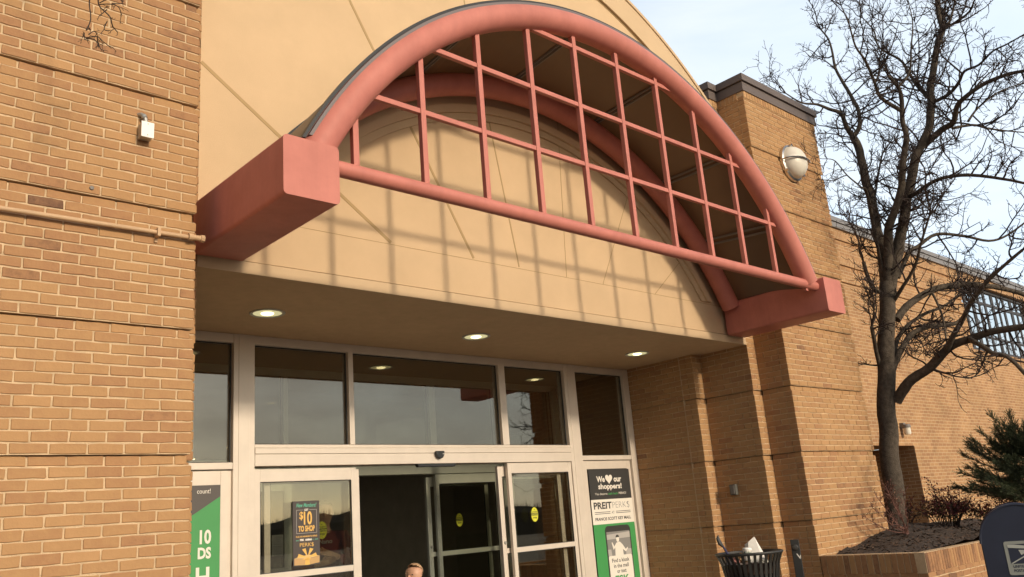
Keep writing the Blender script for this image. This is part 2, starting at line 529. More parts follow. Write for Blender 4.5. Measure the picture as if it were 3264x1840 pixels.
def stain(u, z):
    return 0.0
def brickface(mb, mm, T, u0, u1, z0, z1, c0=False, c1=False, phase='l', core=0.12, tonef=None, rec=0.020, soldier=None, par=0):
    """c0/c1: the end is a free corner (end brick shows its header on the next face)"""
    k0 = int(math.floor((z0-ZB)/CO+.001)); k1 = int(math.ceil((z1-ZB)/CO-.001))
    for k in range(k0, k1):
        za, zb = ZB+k*CO, ZB+(k+1)*CO
        recessed = (k % 12 == 11)
        dd = -rec if recessed else 0.0
        zlo, zhi = max(za, z0), min(zb, z1)
        if zhi-zlo < .02: continue
        topgap = .012 if recessed else 0
        e0 = u0+(rec if (recessed and c0) else 0); e1 = u1-(rec if (recessed and c1) else 0)
        md = -.006+dd
        tbox(mm, T, e0+(.007 if c0 else 0), e1-(.007 if c1 else 0), md, -core, zlo, zhi-topgap)
        if recessed: tbox(mm, T, e0+.03, e1-.03, dd-.03, -core, zhi-topgap, zhi)
        off = 0.1016 if (k+par) % 2 else 0.0
        if phase == 'l':
            xs = [u0-off+i*.2032 for i in range(int((u1-u0)/.2032)+3)]
        else:
            xs = [u1+off-(i+1)*.2032 for i in range(int((u1-u0)/.2032)+3)]
        for xa in xs:
            xb = xa+.2032
            a = max(xa+.005, e0 if xa+.005 <= e0+.006 else xa+.005)
            bb = min(xb-.005, e1 if xb-.005 >= e1-.006 else xb-.005)
            if xa < e0+.001: a = e0+(0 if c0 else .003)
            if xb > e1-.001: bb = e1-(0 if c1 else .003)
            if bb-a < .022: continue
            tone = random.gauss(0.46, 0.075)
            if random.random() < .035: tone -= .12
            if tonef: tone += tonef((a+bb)/2, (za+zb)/2)
            g = random.uniform(-.0012, .0012)
            dep = .03
            if (c0 and a <= e0+.001) or (c1 and bb >= e1-.001): dep = .0966
            one_brick(mb, T, a, bb, za+.0048+g, zb-.0048+g-(.004 if recessed else 0), dd+random.uniform(-.0012, .0012), dep, tone)

def soldiers(mb, mm, T, u0, u1, z0, z1, c0=False, c1=False):
    tbox(mm, T, u0, u1, -.006, -.12, z0, z1)
    n = int(round((u1-u0)/.0677)); s = (u1-u0)/n
    for i in range(n):
        one_brick(mb, T, u0+i*s+.0045, u0+(i+1)*s-.0045, z0+.004, z1-.004, random.uniform(-.001, .001), .0966 if (i == 0 and c0) or (i == n-1 and c1) else .03, random.gauss(.55 if z0 > 2 else .30, .12))

def coping_mesh(poly_xy, stages):
    """poly outline; stages: list of (z0,z1,offset) ; outline offset outwards"""
    mb = MB()
    for (z0, z1, off) in stages:
        n = len(poly_xy)
        out = []
        for i in range(n):
            p0 = Vector(poly_xy[i-1]); p1 = Vector(poly_xy[i]); p2 = Vector(poly_xy[(i+1) % n])
            a = (p1-p0).normalized(); b = (p2-p1).normalized()
            na = Vector((a.y, -a.x)); nb = Vector((b.y, -b.x))
            q = p1+(na+nb)*off if abs(na.dot(nb)) < .5 else p1+na*off
            out.append((q.x, q.y))
        mb.prism(out, 'z', z0, z1)
    return mb

# ---- left pier
mb, mm = MB(), MB()
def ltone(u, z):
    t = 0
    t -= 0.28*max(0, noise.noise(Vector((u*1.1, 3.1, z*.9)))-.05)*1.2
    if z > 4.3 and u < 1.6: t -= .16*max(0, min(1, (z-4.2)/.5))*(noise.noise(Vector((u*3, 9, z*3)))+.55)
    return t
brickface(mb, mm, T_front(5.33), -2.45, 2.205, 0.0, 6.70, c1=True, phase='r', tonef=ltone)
brickface(mb, mm, T_right(2.205), 5.4316, 5.62, 0.0, 6.70)
brickface(mb, mm, T_front(5.74), 2.1, 2.385, 0.0, 6.70, c1=True, phase='r', par=1)
brickface(mb, mm, T_right(2.385), 5.8416, 6.46, 0.0, 3.38)
brickface(mb, mm, T_front(6.46), 2.28, 2.58, 0.0, 3.38, c1=True, phase='r')
brickface(mb, mm, T_right(2.58), 6.5616, 7.60, 0.0, 3.38)
pier = mb.build('brick_pier', BRICK)
tag(pier, 'large sunlit brown brick pier filling the left side, behind a tan pipe', 'wall')
mm.build('mortar', MORTAR, pier)
c = MB(); c.box(-2.4, 2.1, 5.44, 7.2, 0, 6.7); c.box(-2.4, 2.27, 5.86, 7.2, 0, 6.7); c.box(2.0, 2.47, 6.57, 7.7, 0, 3.4)
c.build('core', MORTAR, pier)
coping_mesh([(-2.45, 5.33), (2.205, 5.33), (2.205, 5.74), (2.385, 5.74), (2.385, 7.4), (-2.45, 7.4)], [(6.80, 6.925, .02), (6.935, 7.03, .045), (6.90, 6.94, .005)]).build('coping', COPING, pier)
s1, s2 = MB(), MB()
soldiers(s1, s2, T_front(5.33), -2.45, 2.205, 6.70, 6.82, c1=True)
s1.build('soldier_course', BRICK, pier)

# ---- right tower
mb, mm = MB(), MB()
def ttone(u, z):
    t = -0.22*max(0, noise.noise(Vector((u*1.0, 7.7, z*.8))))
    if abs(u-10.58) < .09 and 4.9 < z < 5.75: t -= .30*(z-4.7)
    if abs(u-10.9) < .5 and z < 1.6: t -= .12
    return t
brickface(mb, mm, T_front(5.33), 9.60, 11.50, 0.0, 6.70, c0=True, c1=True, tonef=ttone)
brickface(mb, mm, T_left(9.60), 5.4316, 5.74, 0.0, 6.70)
brickface(mb, mm, T_front(5.74), 9.42, 9.66, 0.0, 6.70, c0=True, par=1)
brickface(mb, mm, T_left(9.42), 5.8416, 6.46, 0.0, 3.39)
brickface(mb, mm, T_front(6.46), 9.23, 9.50, 0.0, 3.39, c0=True)
tower = mb.build('brick_tower', BRICK)
tag(tower, 'tall stepped brick tower right of the entrance with dark metal coping', 'tower')
mm.build('mortar', MORTAR, tower)
c = MB(); c.box(9.72, 11.38, 5.45, 8.0, 0, 6.85); c.box(9.55, 9.9, 5.86, 8.0, 0, 6.85); c.box(9.35, 9.7, 6.58, 7.55, 0, 3.45)
c.build('core', MORTAR, tower)
b2, m2 = MB(), MB()
brickface(b2, m2, T_right(11.50), 5.4316, 7.32, 0.0, 6.70)
o = b2.build('side_wall', BRICK, tower); m2.build('side_mortar', MORTAR, tower)
s1, s2 = MB(), MB()
soldiers(s1, s2, T_front(5.32), 9.60, 11.50, 6.70, 6.84, c0=True, c1=True)
soldiers(s1, s2, T_left(9.59), 5.42, 5.74, 6.70, 6.84)
soldiers(s1, s2, T_front(5.73), 9.40, 9.60, 6.70, 6.84, c0=True)
soldiers(s1, s2, T_left(9.40), 5.85, 8.0, 6.70, 6.84)
s1.build('soldier_course', BRICK, tower); s2.build('soldier_mortar', MORTAR, tower)
b3, m3 = MB(), MB()
brickface(b3, m3, T_left(9.41), 5.86, 8.0, 6.0, 6.70)
b3.build('rear_wall', BRICK, tower); m3.build('rear_mortar', MORTAR, tower)
coping_mesh([(9.60, 5.33), (11.50, 5.33), (11.50, 8.05), (9.41, 8.05), (9.41, 5.74), (9.60, 5.74)], [(6.80, 6.925, .025), (6.937, 7.035, .05), (6.90, 6.95, .008)]).build('coping', COPING, tower)

# ---- recess side wall (between tower steps and storefront)
mb, mm = MB(), MB()
brickface(mb, mm, T_left(9.23), 6.5616, 6.665, 0.0, 3.39)
brickface(mb, mm, T_left(9.245), 6.68, 7.58, 0.0, 3.39, rec=0.0, par=1)
sw = mb.build('recess_wall', BRICK)
tag(sw, 'shaded brick side wall under the soffit, between the storefront frame and the stepped tower', 'wall')
mm.build('mortar', MORTAR, sw)
c = MB(); c.box(9.238, 9.262, 6.665, 6.68, 0, 3.39); c.build('sealant_joint', mat('sealant', (0.50, 0.36, 0.22), 0.7), sw)

# ---- set-back wall with alcove and high window
def holewall(mb, u0, u1, z0, z1, Y, Yb, holes, joints):
    us = sorted(set([u0, u1]+[h[0] for h in holes]+[h[1] for h in holes]))
    zs = sorted(set([z0, z1]+[h[2] for h in holes]+[h[3] for h in holes]+[j for j in joints]+[j-CO for j in joints]))
    us = [u for u in us if u0 <= u <= u1]; zs = [z for z in zs if z0 <= z <= z1]
    for i in range(len(us)-1):
        for j in range(len(zs)-1):
            cu, cz = (us[i]+us[i+1])/2, (zs[j]+zs[j+1])/2
            if any(h[0] < cu < h[1] and h[2] < cz < h[3] for h in holes): continue
            r = any(q-CO-.001 < cz < q for q in joints)
            mb.box(us[i], us[i+1], Y+(.03 if r else 0), Yb, zs[j], zs[j+1])
AL = (15.55, 17.5, -.1, 2.33); WN = (21.9, 27.2, 4.62, 6.36)
mb = MB()
holewall(mb, 11.5, 40, 0, 5.83, 7.30, 7.62, [AL, (WN[0], WN[1], WN[2], 7)], [5.47, 5.83])
holewall(mb, 11.5, 40, 6.05, 6.36, 7.30, 7.62, [(WN[0], WN[1], 4, 6.36)], [6.36])
bw = mb.build('brick_wall', BRICKTEX)
tag(bw, 'long set-back brick wall behind the bare tree on the right, with grey coping along its top', 'wall')
mb = MB()
mb.box(11.5, WN[0], 7.298, 7.60, 5.83, 6.05); mb.box(WN[1], 40, 7.298, 7.60, 5.83, 6.05)
mb.box(11.5, 40, 7.298, 7.60, 6.36, 6.60)
mb.build('soldier_course', SOLDIER, bw)
mb = MB()
mb.box(AL[1], AL[1]+.1, 7.6195, 10.0, 0, 2.33); mb.box(AL[0]-.1, AL[0], 7.6195, 10.0, 0, 2.33); mb.box(AL[0]-.1, AL[1]+.1, 10.0, 10.15, 0, 2.33); mb.box(AL[0], AL[1], 7.6195, 10.0, 2.335, 2.45)
mb.build('alcove', BRICKTEX, bw)
mb = MB(); mb.box(11.45, 40, 7.25, 8.2, 6.58, 6.685); mb.box(11.45, 40, 7.27, 8.2, 6.66, 6.70); mb.box(11.45, 40, 7.225, 8.2, 6.695, 6.79)
mb.build('coping', COPING2, bw)
mb = MB()
x = WN[0]+.05
k = 0
while x < WN[1]:
    mb.box(x, x+.09+.04*((k*7) % 3), 7.425, 7.47, WN[2], WN[3]); x += .40+.07*((k*5) % 3); k += 1
mb.box(WN[0], WN[1], 7.40, 7.48, WN[2], WN[2]+.10); mb.box(WN[0], WN[1], 7.40, 7.48, 6.28, 6.36); mb.box(WN[0], WN[1], 7.42, 7.475, 5.93, 6.00); mb.box(WN[0], WN[1], 7.42, 7.475, 5.05, 5.10)
wf = mb.build('window_frame', mat('dark_bronze', (0.035, 0.03, 0.03), 0.6), bw)
mb = MB(); mb.box(WN[0], WN[1], 7.44, 7.45, WN[2], WN[3])
mb.build('window_pane', mat('mirror_glass', (0.85, 0.87, 0.85), 0.03, metal=1.0), wf)

# ---- stucco gable over the entrance
GC = (5.8, 2.95)
def arc(cx, cz, rx, rz, a0, a1, n):
    return [(cx+rx*math.cos(rad(a0+(a1-a0)*i/n)), cz+rz*math.sin(rad(a0+(a1-a0)*i/n))) for i in range(n+1)]
aa = math.degrees(math.acos(3.615/5.12))
top = arc(GC[0], GC[1], 5.12, 5.12, aa, 180-aa, 48)
gb = MB()
gb.prism([(2.385, 3.49), (9.415, 3.49)]+[(min(9.415, max(2.385, p[0])), p[1]) for p in top], 'y', 5.75, 6.15)
gable = gb.build('arched_gable_wall', STUCCO)
tag(gable, 'tan stucco wall above the entrance with curved top and radiating joint lines', 'wall')
# curved top band
mb = MB()
o_ = arc(GC[0], GC[1], 5.15, 5.15, aa-.5, 180.5-aa, 60); i_ = arc(GC[0], GC[1], 4.80, 4.80, aa-3, 183-aa, 60)
for k in range(60):
    mb.prism([i_[k], o_[k], o_[k+1], i_[k+1]], 'y', 5.715, 5.749)
for k in range(60):
    mb.prism([(GC[0]+(p[0]-GC[0])*s_, GC[1]+(p[1]-GC[1])*s_) for p, s_ in ((o_[k], .998), (o_[k], 1.006), (o_[k+1], 1.006), (o_[k+1], .998))], 'y', 5.70, 6.2)
mb.build('top_band', STUCCO2, gable)
# reveal grooves as thin raised strips, the groove shade painted in darker tan
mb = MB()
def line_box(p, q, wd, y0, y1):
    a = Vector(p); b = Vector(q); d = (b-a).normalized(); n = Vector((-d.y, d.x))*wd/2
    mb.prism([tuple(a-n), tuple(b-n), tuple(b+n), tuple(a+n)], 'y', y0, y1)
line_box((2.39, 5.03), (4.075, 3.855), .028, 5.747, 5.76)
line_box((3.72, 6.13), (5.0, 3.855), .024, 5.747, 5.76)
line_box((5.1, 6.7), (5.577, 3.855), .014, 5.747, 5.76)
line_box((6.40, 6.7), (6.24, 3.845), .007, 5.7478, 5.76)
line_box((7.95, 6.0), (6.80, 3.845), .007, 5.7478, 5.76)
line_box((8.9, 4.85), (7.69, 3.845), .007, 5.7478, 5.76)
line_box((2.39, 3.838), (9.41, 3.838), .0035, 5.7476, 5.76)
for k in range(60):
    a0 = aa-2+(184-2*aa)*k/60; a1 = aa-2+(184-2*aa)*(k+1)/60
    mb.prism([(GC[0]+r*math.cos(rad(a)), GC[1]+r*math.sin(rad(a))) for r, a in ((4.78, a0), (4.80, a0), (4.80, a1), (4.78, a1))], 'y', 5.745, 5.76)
mb.build('reveal_shade', REVEAL_SHADE, gable)
# raised ring inside the back arch
mb = MB()
def earc(a_, b_, n=72, lo=3.86, c=(5.80, 1.80)):
    t0 = math.degrees(math.asin((lo-c[1])/b_))
    return arc(c[0], c[1], a_, b_, t0, 180-t0, n)
for (ra, rb, y0) in ((3.53, 3.45, 5.700), (3.45, 3.38, 5.728)):
    o_ = earc(ra, ra+.182); i_ = earc(rb, rb+.182)
    for k in range(72):
        mb.prism([i_[k], o_[k], o_[k+1], i_[k+1]], 'y', y0, 5.749)
mb.build('arch_moulding', STUCCO2, gable, smooth=False)
# bottom trim band and soffit
mb = MB(); mb.box(2.385, 9.415, 5.736, 5.79, 3.388, 3.482); mb.build('bottom_trim', STUCCO2, gable, bev=.004)
mb = MB(); mb.box(2.3, 9.5, 5.785, 7.70, 3.392, 3.46); mb.build('soffit', SOFFIT, gable)

TRIMG = mat('trim_grey', (.55, .52, .44), .4)
# ---- downlights
def downlight(x, y):
    t = thing('downlight', 'x', 'ceiling light', (x, y, 3.39), 'recessed downlights in the soffit')
    m = MB(); m.lathe([(.122, .001), (.124, -.006), (.146, -.010), (.152, -.006), (.153, .001)], (x, y, 3.39), 40)
    m.build('trim_ring', TRIMG, t, smooth=True)
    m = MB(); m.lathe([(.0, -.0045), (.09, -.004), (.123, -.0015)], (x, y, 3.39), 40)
    m.build('lens', REFL, t, smooth=True)  # reflector disc, given its own emission for the lamp light on it
    m = MB(); m.lathe([(.0, -.019), (.035, -.016), (.052, -.010), (.056, -.004)], (x, y, 3.390), 24)
    m.build('lamp', LEDW, t, smooth=True)
    return t
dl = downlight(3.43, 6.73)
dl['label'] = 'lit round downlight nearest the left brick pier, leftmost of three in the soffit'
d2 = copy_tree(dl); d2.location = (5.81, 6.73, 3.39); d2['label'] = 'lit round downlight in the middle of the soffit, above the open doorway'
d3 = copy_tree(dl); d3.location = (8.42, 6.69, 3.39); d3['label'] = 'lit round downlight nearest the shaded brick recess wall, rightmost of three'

# ---------------------------------------------------------------- red canopy
cn = thing('arched_canopy', 'red steel arched canopy with a grid of bars over the entrance', 'canopy', (5.6, 5.0, 3.46))
for (x0, x1, nm) in ((2.335, 2.725, 'left'), (8.965, 9.36, 'right')):
    m = MB(); pr = rrect(x0, x1, 3.465, 3.858, .028, 4)
    m.prism(pr, 'y', 4.372, 5.70)
    m.build('beam', RED, cn, smooth=True, angle=30)
FR = (5.703, 1.838, 3.587, 3.934)      # front ellipse: centre x, z, half width, half height
BK = (5.800, 1.800, 3.678, 3.860)
def archpts(E_, da, y, lo=3.79, n=64):
    cx, cz, a_, b_ = E_; a_ += da; b_ += da
    t0 = math.degrees(math.asin((lo-cz)/b_))
    return [(q[0], y, q[1]) for q in arc(cx, cz, a_, b_, t0, 180-t0, n)]
YF = 4.488
m = MB(); m.tube(archpts(FR, 0, YF), .110, 24); m.build('front_arch', RED, cn, smooth=True)
m = MB(); m.tube(archpts(BK, 0, 5.59), .108, 24); m.build('back_arch', RED, cn, smooth=True)
m = MB(); m.tube([(2.72, YF, 3.769), (8.98, YF, 3.769)], .054, 20); m.build('bottom_tube', RED, cn, smooth=True)
XU = [2.927+i*.5833 for i in range(11)]
def inner_z(x):
    return FR[1]+(FR[3]-.10)*math.sqrt(max(0, 1-((x-FR[0])/(FR[2]-.10))**2))
for x in XU:
    m = MB(); m.box(x-.0225, x+.0225, YF-.012, YF+.033, 3.80, inner_z(x)+.01)
    m.build('upright_bar', RED, cn, bev=.004)
for z in (4.384, 4.948, 5.529):
    hw = (FR[2]-.10)*math.sqrt(1-((z-FR[1])/(FR[3]-.10))**2)
    m = MB(); xs = [FR[0]-hw]+[x for x in XU if abs(x-FR[0]) < hw]+[FR[0]+hw]
    for a_, b_ in zip(xs[:-1], xs[1:]):
        m.box(a_+(.0235 if a_ != xs[0] else -.02), b_-(.0235 if b_ != xs[-1] else -.02), YF-.008, YF+.028, z-.02, z+.02)
    m.build('cross_bar', RED, cn, bev=.003)
def shell(m, da, t, y0, y1, lo=3.70, n=72):
    def ring(y, d):
        f = (y-4.37)/(5.59-4.37); E_ = tuple(FR[k]+(BK[k]-FR[k])*f for k in range(4))
        return archpts(E_, d, y, lo, n)
    r = [ring(y0, da), ring(y0, da+t), ring(y1, da+t), ring(y1, da)]
    b = len(m.v)
    for q in r: m.v += q
    k1 = n+1
    for i in range(n):
        for a_, c_ in ((0, 1), (1, 2), (2, 3), (3, 0)):
            m.face((b+a_*k1+i, b+a_*k1+i+1, b+c_*k1+i+1, b+c_*k1+i))
    for i in (0, n): m.face([b+q*k1+i for q in range(4)])
m = MB(); shell(m, .100, .010, 4.50, 5.735); m.build('roof_panel', SMOKE, cn)
m = MB(); shell(m, .112, .022, 4.43, 4.50, 3.90); m.build('roof_edge', DKTRIM, cn)
m = MB(); shell(m, .112, .020, 5.62, 5.745, 3.88); m.build('wall_flashing', DKTRIM, cn)
m = MB(); shell(m, .085, .022, 4.415, 4.44, 3.92); m.build('edge_lip', mat('grey_lip', (0.16, 0.13, 0.125), .5), cn)
for x in (3.2, 4.3, 5.5, 6.72, 7.8, 8.5):
    m = MB()
    for dx in (-.022, .022):
        pp = []
        for E_, y, xx in ((FR, 4.52, x), (BK, 5.73, x)):
            a_ = E_[2]+.078; th = math.acos(max(-1, min(1, (xx+dx-E_[0])/a_))); pp.append((E_[0]+a_*math.cos(th), y, E_[1]+(E_[3]+.078)*math.sin(th)))
        m.tube(pp, .013, 6)
    m.build('lining_strip', GREYSTRIP, cn)

# ---------------------------------------------------------------- storefront
def storefront(Y, label, fm, gm, outer=True):
    t = thing('storefront', label, 'shopfront', (5.9, Y, 0))
    D = .115
    m = MB()
    for (a, b) in ((2.585, 2.69), (3.51, 3.72), (7.96, 8.17), (9.13, 9.24)):
        m.box(a, b, Y-.006, Y+D, 0, 3.39)
    for (a, b) in ((3.558, 3.668), (8.012, 8.112)):
        m.box(a, b, Y-.012, Y-.004, 0, 3.39)
    for (a, b) in ((4.757, 4.815), (6.84, 6.94)):
        m.box(a, b, Y, Y+D, 2.355, 3.31)
    m.box(3.72, 7.96, Y, Y+D, 3.305, 3.39); m.box(2.69, 3.51, Y, Y+D, 3.305, 3.39); m.box(8.17, 9.13, Y, Y+D, 3.305, 3.39)
    m.box(2.69, 3.51, Y, Y+D, 2.13, 2.19); m.box(8.17, 9.13, Y, Y+D, 2.165, 2.222)
    m.build('frame', fm, t, bev=.003)
    m = MB()
    m.box(3.722, 7.958, Y-.010, Y+D+.05, 2.152, 2.262); m.box(3.722, 7.958, Y-.016, Y+D+.05, 2.264, 2.318); m.box(3.722, 7.958, Y-.004, Y+D, 2.320, 2.353)
    m.build('header', fm, t, bev=.004)
    # black gaskets round the transom panes + panes
    for (a, b, z0, z1) in ((2.69, 3.51, 2.19, 3.305), (3.72, 4.757, 2.355, 3.305), (4.815, 6.84, 2.355, 3.305), (6.94, 7.96, 2.355, 3.305), (8.17, 9.13, 2.222, 3.305)):
        m = MB(); m.box(a, b, Y+.060, Y+.068, z0, z1)
        pn = m.build('window_pane', gm, t)
        g = MB()
        for q in ((a, a+.010, z0, z1), (b-.010, b, z0, z1), (a+.01, b-.01, z0, z0+.010), (a+.01, b-.01, z1-.010, z1)):
            g.box(q[0], q[1], Y+.045, Y+.059, q[2], q[3])
        g.build('gasket', GASKET, pn)
    # door height panels
    def panel(name, x0, x1, z1, y, st=.056, top=.118, rail=True, rst=None, mats=fm, gl=True, lock=None):
        rst = rst or st
        m = MB()
        m.box(x0, x0+st, y, y+.045, .01, z1); m.box(x1-rst, x1, y, y+.045, .01, z1)
        m.box(x0+st, x1-rst, y+.001, y+.044, z1-top, z1)
        if rail: m.box(x0+st, x1-rst, y+.001, y+.044, 1.137, 1.192)
        m.box(x0+st, x1-rst, y+.001, y+.044, .01, .21)
        p = m.build(name, mats, t, bev=.003)
        if gl:
            m = MB(); m.box(x0+st, x1-rst, y+.020, y+.026, .21, z1-top)
            m.build('pane', gm, p)
        g = MB()
        for za, zb in (((.21, 1.137), (1.192, z1-top)) if rail else ((.21, z1-top),)):
            for q in ((x0+st, x0+st+.006, za, zb), (x1-rst-.006, x1-rst, za, zb), (x0+st+.006, x1-rst-.006, zb-.006, zb), (x0+st+.006, x1-rst-.006, za, za+.006)):
                g.box(q[0], q[1], y+.006, y+.019, q[2], q[3])
        g.build('gasket', GASKET, p)
        if lock:
            m = MB(); m.lathe([(0, -.014), (.016, -.014), (.019, -.004), (.019, 0)], (lock, y, 1.255), 20, axis='y')
            m.build('lock', GALV, p, smooth=True)
        return p
    panel('side_panel', 2.69, 3.51, 2.12, Y+.03, st=.10, top=.125, rail=False)
    panel('side_panel', 8.185, 9.125, 2.158, Y+.03, st=.075, top=.105, rail=False)
    panel('fixed_panel', 3.726, 4.818, 2.126, Y+.01)
    panel('fixed_panel', 6.884, 7.956, 2.145, Y+.01)
    panel('sliding_door', 3.86, 4.90, 2.115, Y+.085, st=.062, lock=None)
    panel('sliding_door', 6.79, 7.83, 2.115, Y+.085, st=.062, lock=6.83)
    return t
sf = storefront(7.56, 'cream aluminium glass shopfront with sliding doors standing open under the soffit', ALU, GLASS)
si = storefront(8.95, 'second glass door set seen inside, behind the open front doors', ALU2, GLASS2)

# motion sensor and sensor bar
m = MB(); m.prism([(5.80, 2.275), (5.805, 2.24), (5.825, 2.21), (5.86, 2.197), (5.895, 2.21), (5.915, 2.24), (5.92, 2.275), (5.91, 2.283), (5.81, 2.283)], 'y', 7.505, 7.545)
o = m.build('motion_sensor', BLACKP, bev=.010, seg=3); tag(o, 'small black rounded motion sensor on the cream header over the doors', 'sensor')
m = MB(); m.box(5.885, 5.912, 7.5015, 7.5035, 2.245, 2.256); m.build('sensor_window', PMID, o)
m = MB(); m.prism([(5.57, 2.150), (6.105, 2.150), (6.085, 2.118), (5.59, 2.118)], 'y', 7.545, 7.60)
o = m.build('sensor_bar', BLACKP, bev=.004); tag(o, 'long thin black sensor strip on the underside of the door header', 'sensor')

# caution stickers
def sticker(x, z, y, label):
    t = thing('caution_sticker', label, 'sticker', (x, y, z-.085), 'yellow caution stickers on the door glass')
    m = MB(); m.prism(ell(x, z, .056, .083), 'y', y, y+.002); m.build('sticker_face', PYEL, t)
    m = MB(); poly(m, [(x-.058, z-.012), (x+.058, z-.012), (x+.058, z+.016), (x-.058, z+.016)], y-.0015)
    text(m, 'AUTOMATIC', x, z+.024, .017, y-.0015, .0006); text(m, 'DOOR', x, z-.044, .020, y-.0015, .0008); text(m, 'IN', x, z+.050, .014, y-.0015, .0006)
    m.build('black_print', PBLACK, t)
    m = MB(); text(m, 'CAUTION', x, z-.007, .0235, y-.003, .0006); m.build('yellow_print', PYEL, t)
    return t
sticker(7.27, 1.543, 7.582, 'bright yellow caution sticker on the right-hand fixed glass panel beside the brick recess')
sticker(7.25, 1.56, 8.972, 'dimmer yellow caution sticker on the inner door glass behind the open doorway')
sticker(4.475, 1.54, 7.668, 'yellow caution sticker mostly hidden behind the dark dollar poster')

# gold on charcoal poster
t = thing('shop_poster', 'dark brown poster with gold $10 offer and gift box on the left glass panel', 'poster', (4.26, 7.585, 1.225))
Y0 = 7.5745
m = MB(); m.box(4.113, 4.396, Y0, Y0+.003, 1.232, 1.82); m.build('poster_sheet', PBROWN, t)
m = MB(); text(m, 'New Members!', 4.257, 1.764, .052, Y0-.001, .0006, shear=.35, W=.215); text(m, 'text', 4.160, 1.455, .019, Y0-.001, .0003, shear=.3, W=.033); text(m, 'to', 4.322, 1.457, .019, Y0-.001, .0002, shear=.3, W=.014); text(m, 'join', 4.358, 1.457, .019, Y0-.001, .0003, shear=.3, W=.036)
m.build('teal_print', PTEAL, t)
m = MB(); text(m, 'GET', 4.256, 1.728, .026, Y0-.001, .0008, W=.044); text(m, 'FSK', 4.208, 1.455, .023, Y0-.001, .0014, W=.046); text(m, '66866', 4.276, 1.455, .023, Y0-.001, .0014, W=.068)
m.build('white_print', PWHITE, t)
m = MB(); text(m, '$', 4.202, 1.655, .095, Y0-.001, .002, W=.040); text(m, '10', 4.272, 1.605, .165, Y0-.001, .004, W=.088)
text(m, 'TO SHOP', 4.257, 1.541, .070, Y0-.001, .0028, W=.172); text(m, 'PLUS, NO MINIMUM TO SPEND', 4.256, 1.487, .019, Y0-.001, .0006, W=.224)
text(m, 'PERK$', 4.257, 1.402, .048, Y0-.001, .0, W=.147)
m.build('gold_print', PGOLD, t)
m = MB()
for q in ((4.150, 4.225, 1.736, 1.739), (4.287, 4.366, 1.736, 1.739), (4.150, 4.366, 1.522, 1.525), (4.150, 4.153, 1.525, 1.736), (4.363, 4.366, 1.525, 1.736)):
    poly(m, [(q[0], q[2]), (q[1], q[2]), (q[1], q[3]), (q[0], q[3])], Y0-.001)
m.build('border_lines', PMID, t)
m = MB(); poly(m, [(4.125, 1.240), (4.26, 1.234), (4.388, 1.248), (4.390, 1.308), (4.26, 1.288), (4.125, 1.300)], Y0-.001)
m.build('gift_box', PTAN, t)
m = MB(); poly(m, [(4.125, 1.302), (4.26, 1.290), (4.390, 1.310), (4.27, 1.326)], Y0-.0012); m.build('gift_lid', mat('print_pale_tan', (.66, .45, .22), .5), t)
m = MB()
for pts in ([(4.258, 1.305), (4.17, 1.34), (4.155, 1.305)], [(4.262, 1.305), (4.205, 1.378), (4.243, 1.386)], [(4.262, 1.305), (4.288, 1.386), (4.325, 1.374)], [(4.264, 1.305), (4.350, 1.340), (4.366, 1.305)], [(4.25, 1.303), (4.205, 1.283), (4.30, 1.283), (4.275, 1.303)], [(4.235, 1.236), (4.285, 1.236), (4.280, 1.288), (4.240, 1.288)]):
    poly(m, pts, Y0-.002)
m.build('bow', PGOLD, t)

# heart poster
t = thing('shop_poster', 'tall poster with white heart, mall name and green field on the right panel', 'poster', (8.68, 7.60, .30))
x0, x1 = 8.272, 9.070; Y0 = 7.582
m = MB(); m.box(x0, x1, Y0, Y0+.004, 1.668, 2.046); m.build('charcoal_band', PBLACK, t)
m = MB(); m.box(x0, x1, Y0, Y0+.004, 1.362, 1.668); m.build('pale_band', PWHITE, t)
m = MB(); m.box(x0, x1, Y0, Y0+.004, .24, 1.362); m.build('green_field', PGREEN, t)
m = MB(); text(m, 'We', 8.492, 1.888, .100, Y0-.001, .0035, W=.158); text(m, 'our', 8.822, 1.888, .100, Y0-.001, .0035, W=.152); text(m, 'shoppers!', 8.663, 1.800, .092, Y0-.001, .003, W=.457)
text(m, 'You deserve', 8.478, 1.724, .040, Y0-.001, .0002, W=.235); text(m, 'PERKS!', 8.893, 1.724, .040, Y0-.001, .0002, W=.145)
m.build('white_print', PWHITE, t)
m = MB(); hp = []
for k in range(40):
    a = 2*math.pi*k/40
    hp.append((8.652+.0043*16*math.sin(a)**3, 1.925+.0042*(13*math.cos(a)-5*math.cos(2*a)-2*math.cos(3*a)-math.cos(4*a))))
poly(m, hp, Y0-.001); m.build('white_heart', PWHITE, t)
m = MB(); text(m, 'cash back', 8.708, 1.724, .040, Y0-.001, .0008, W=.195); m.build('green_print', PGREEN, t)
m = MB(); text(m, 'PREIT', 8.484, 1.553, .115, Y0-.001, .0036, W=.345)
text(m, 'AT', 8.668, 1.483, .047, Y0-.001, 0, W=.055)
text(m, 'FRANCIS SCOTT KEY MALL', 8.665, 1.408, .052, Y0-.001, .0014, W=.69)
for q in ((8.32, 8.617), (8.725, 9.015)):
    for z in (1.487, 1.507): poly(m, [(q[0], z), (q[1], z), (q[1], z+.007), (q[0], z+.007)], Y0-.001)
m.build('black_print', PBLACK, t)
m = MB(); text(m, 'PERK$', 8.838, 1.553, .115, Y0-.001, -.0022, W=.335); m.build('grey_print', PGREY, t)
m = MB(); m.prism(rrect(8.475, 8.965, .25, 1.335, .06), 'y', Y0-.002, Y0); m.build('phone_picture', PBLACK, t)
m = MB(); poly(m, [(8.495, .965), (8.945, .965), (8.945, 1.262), (8.495, 1.262)], Y0-.003); m.build('picture_backdrop', PGREY, t)
ox, oz = .035, .048
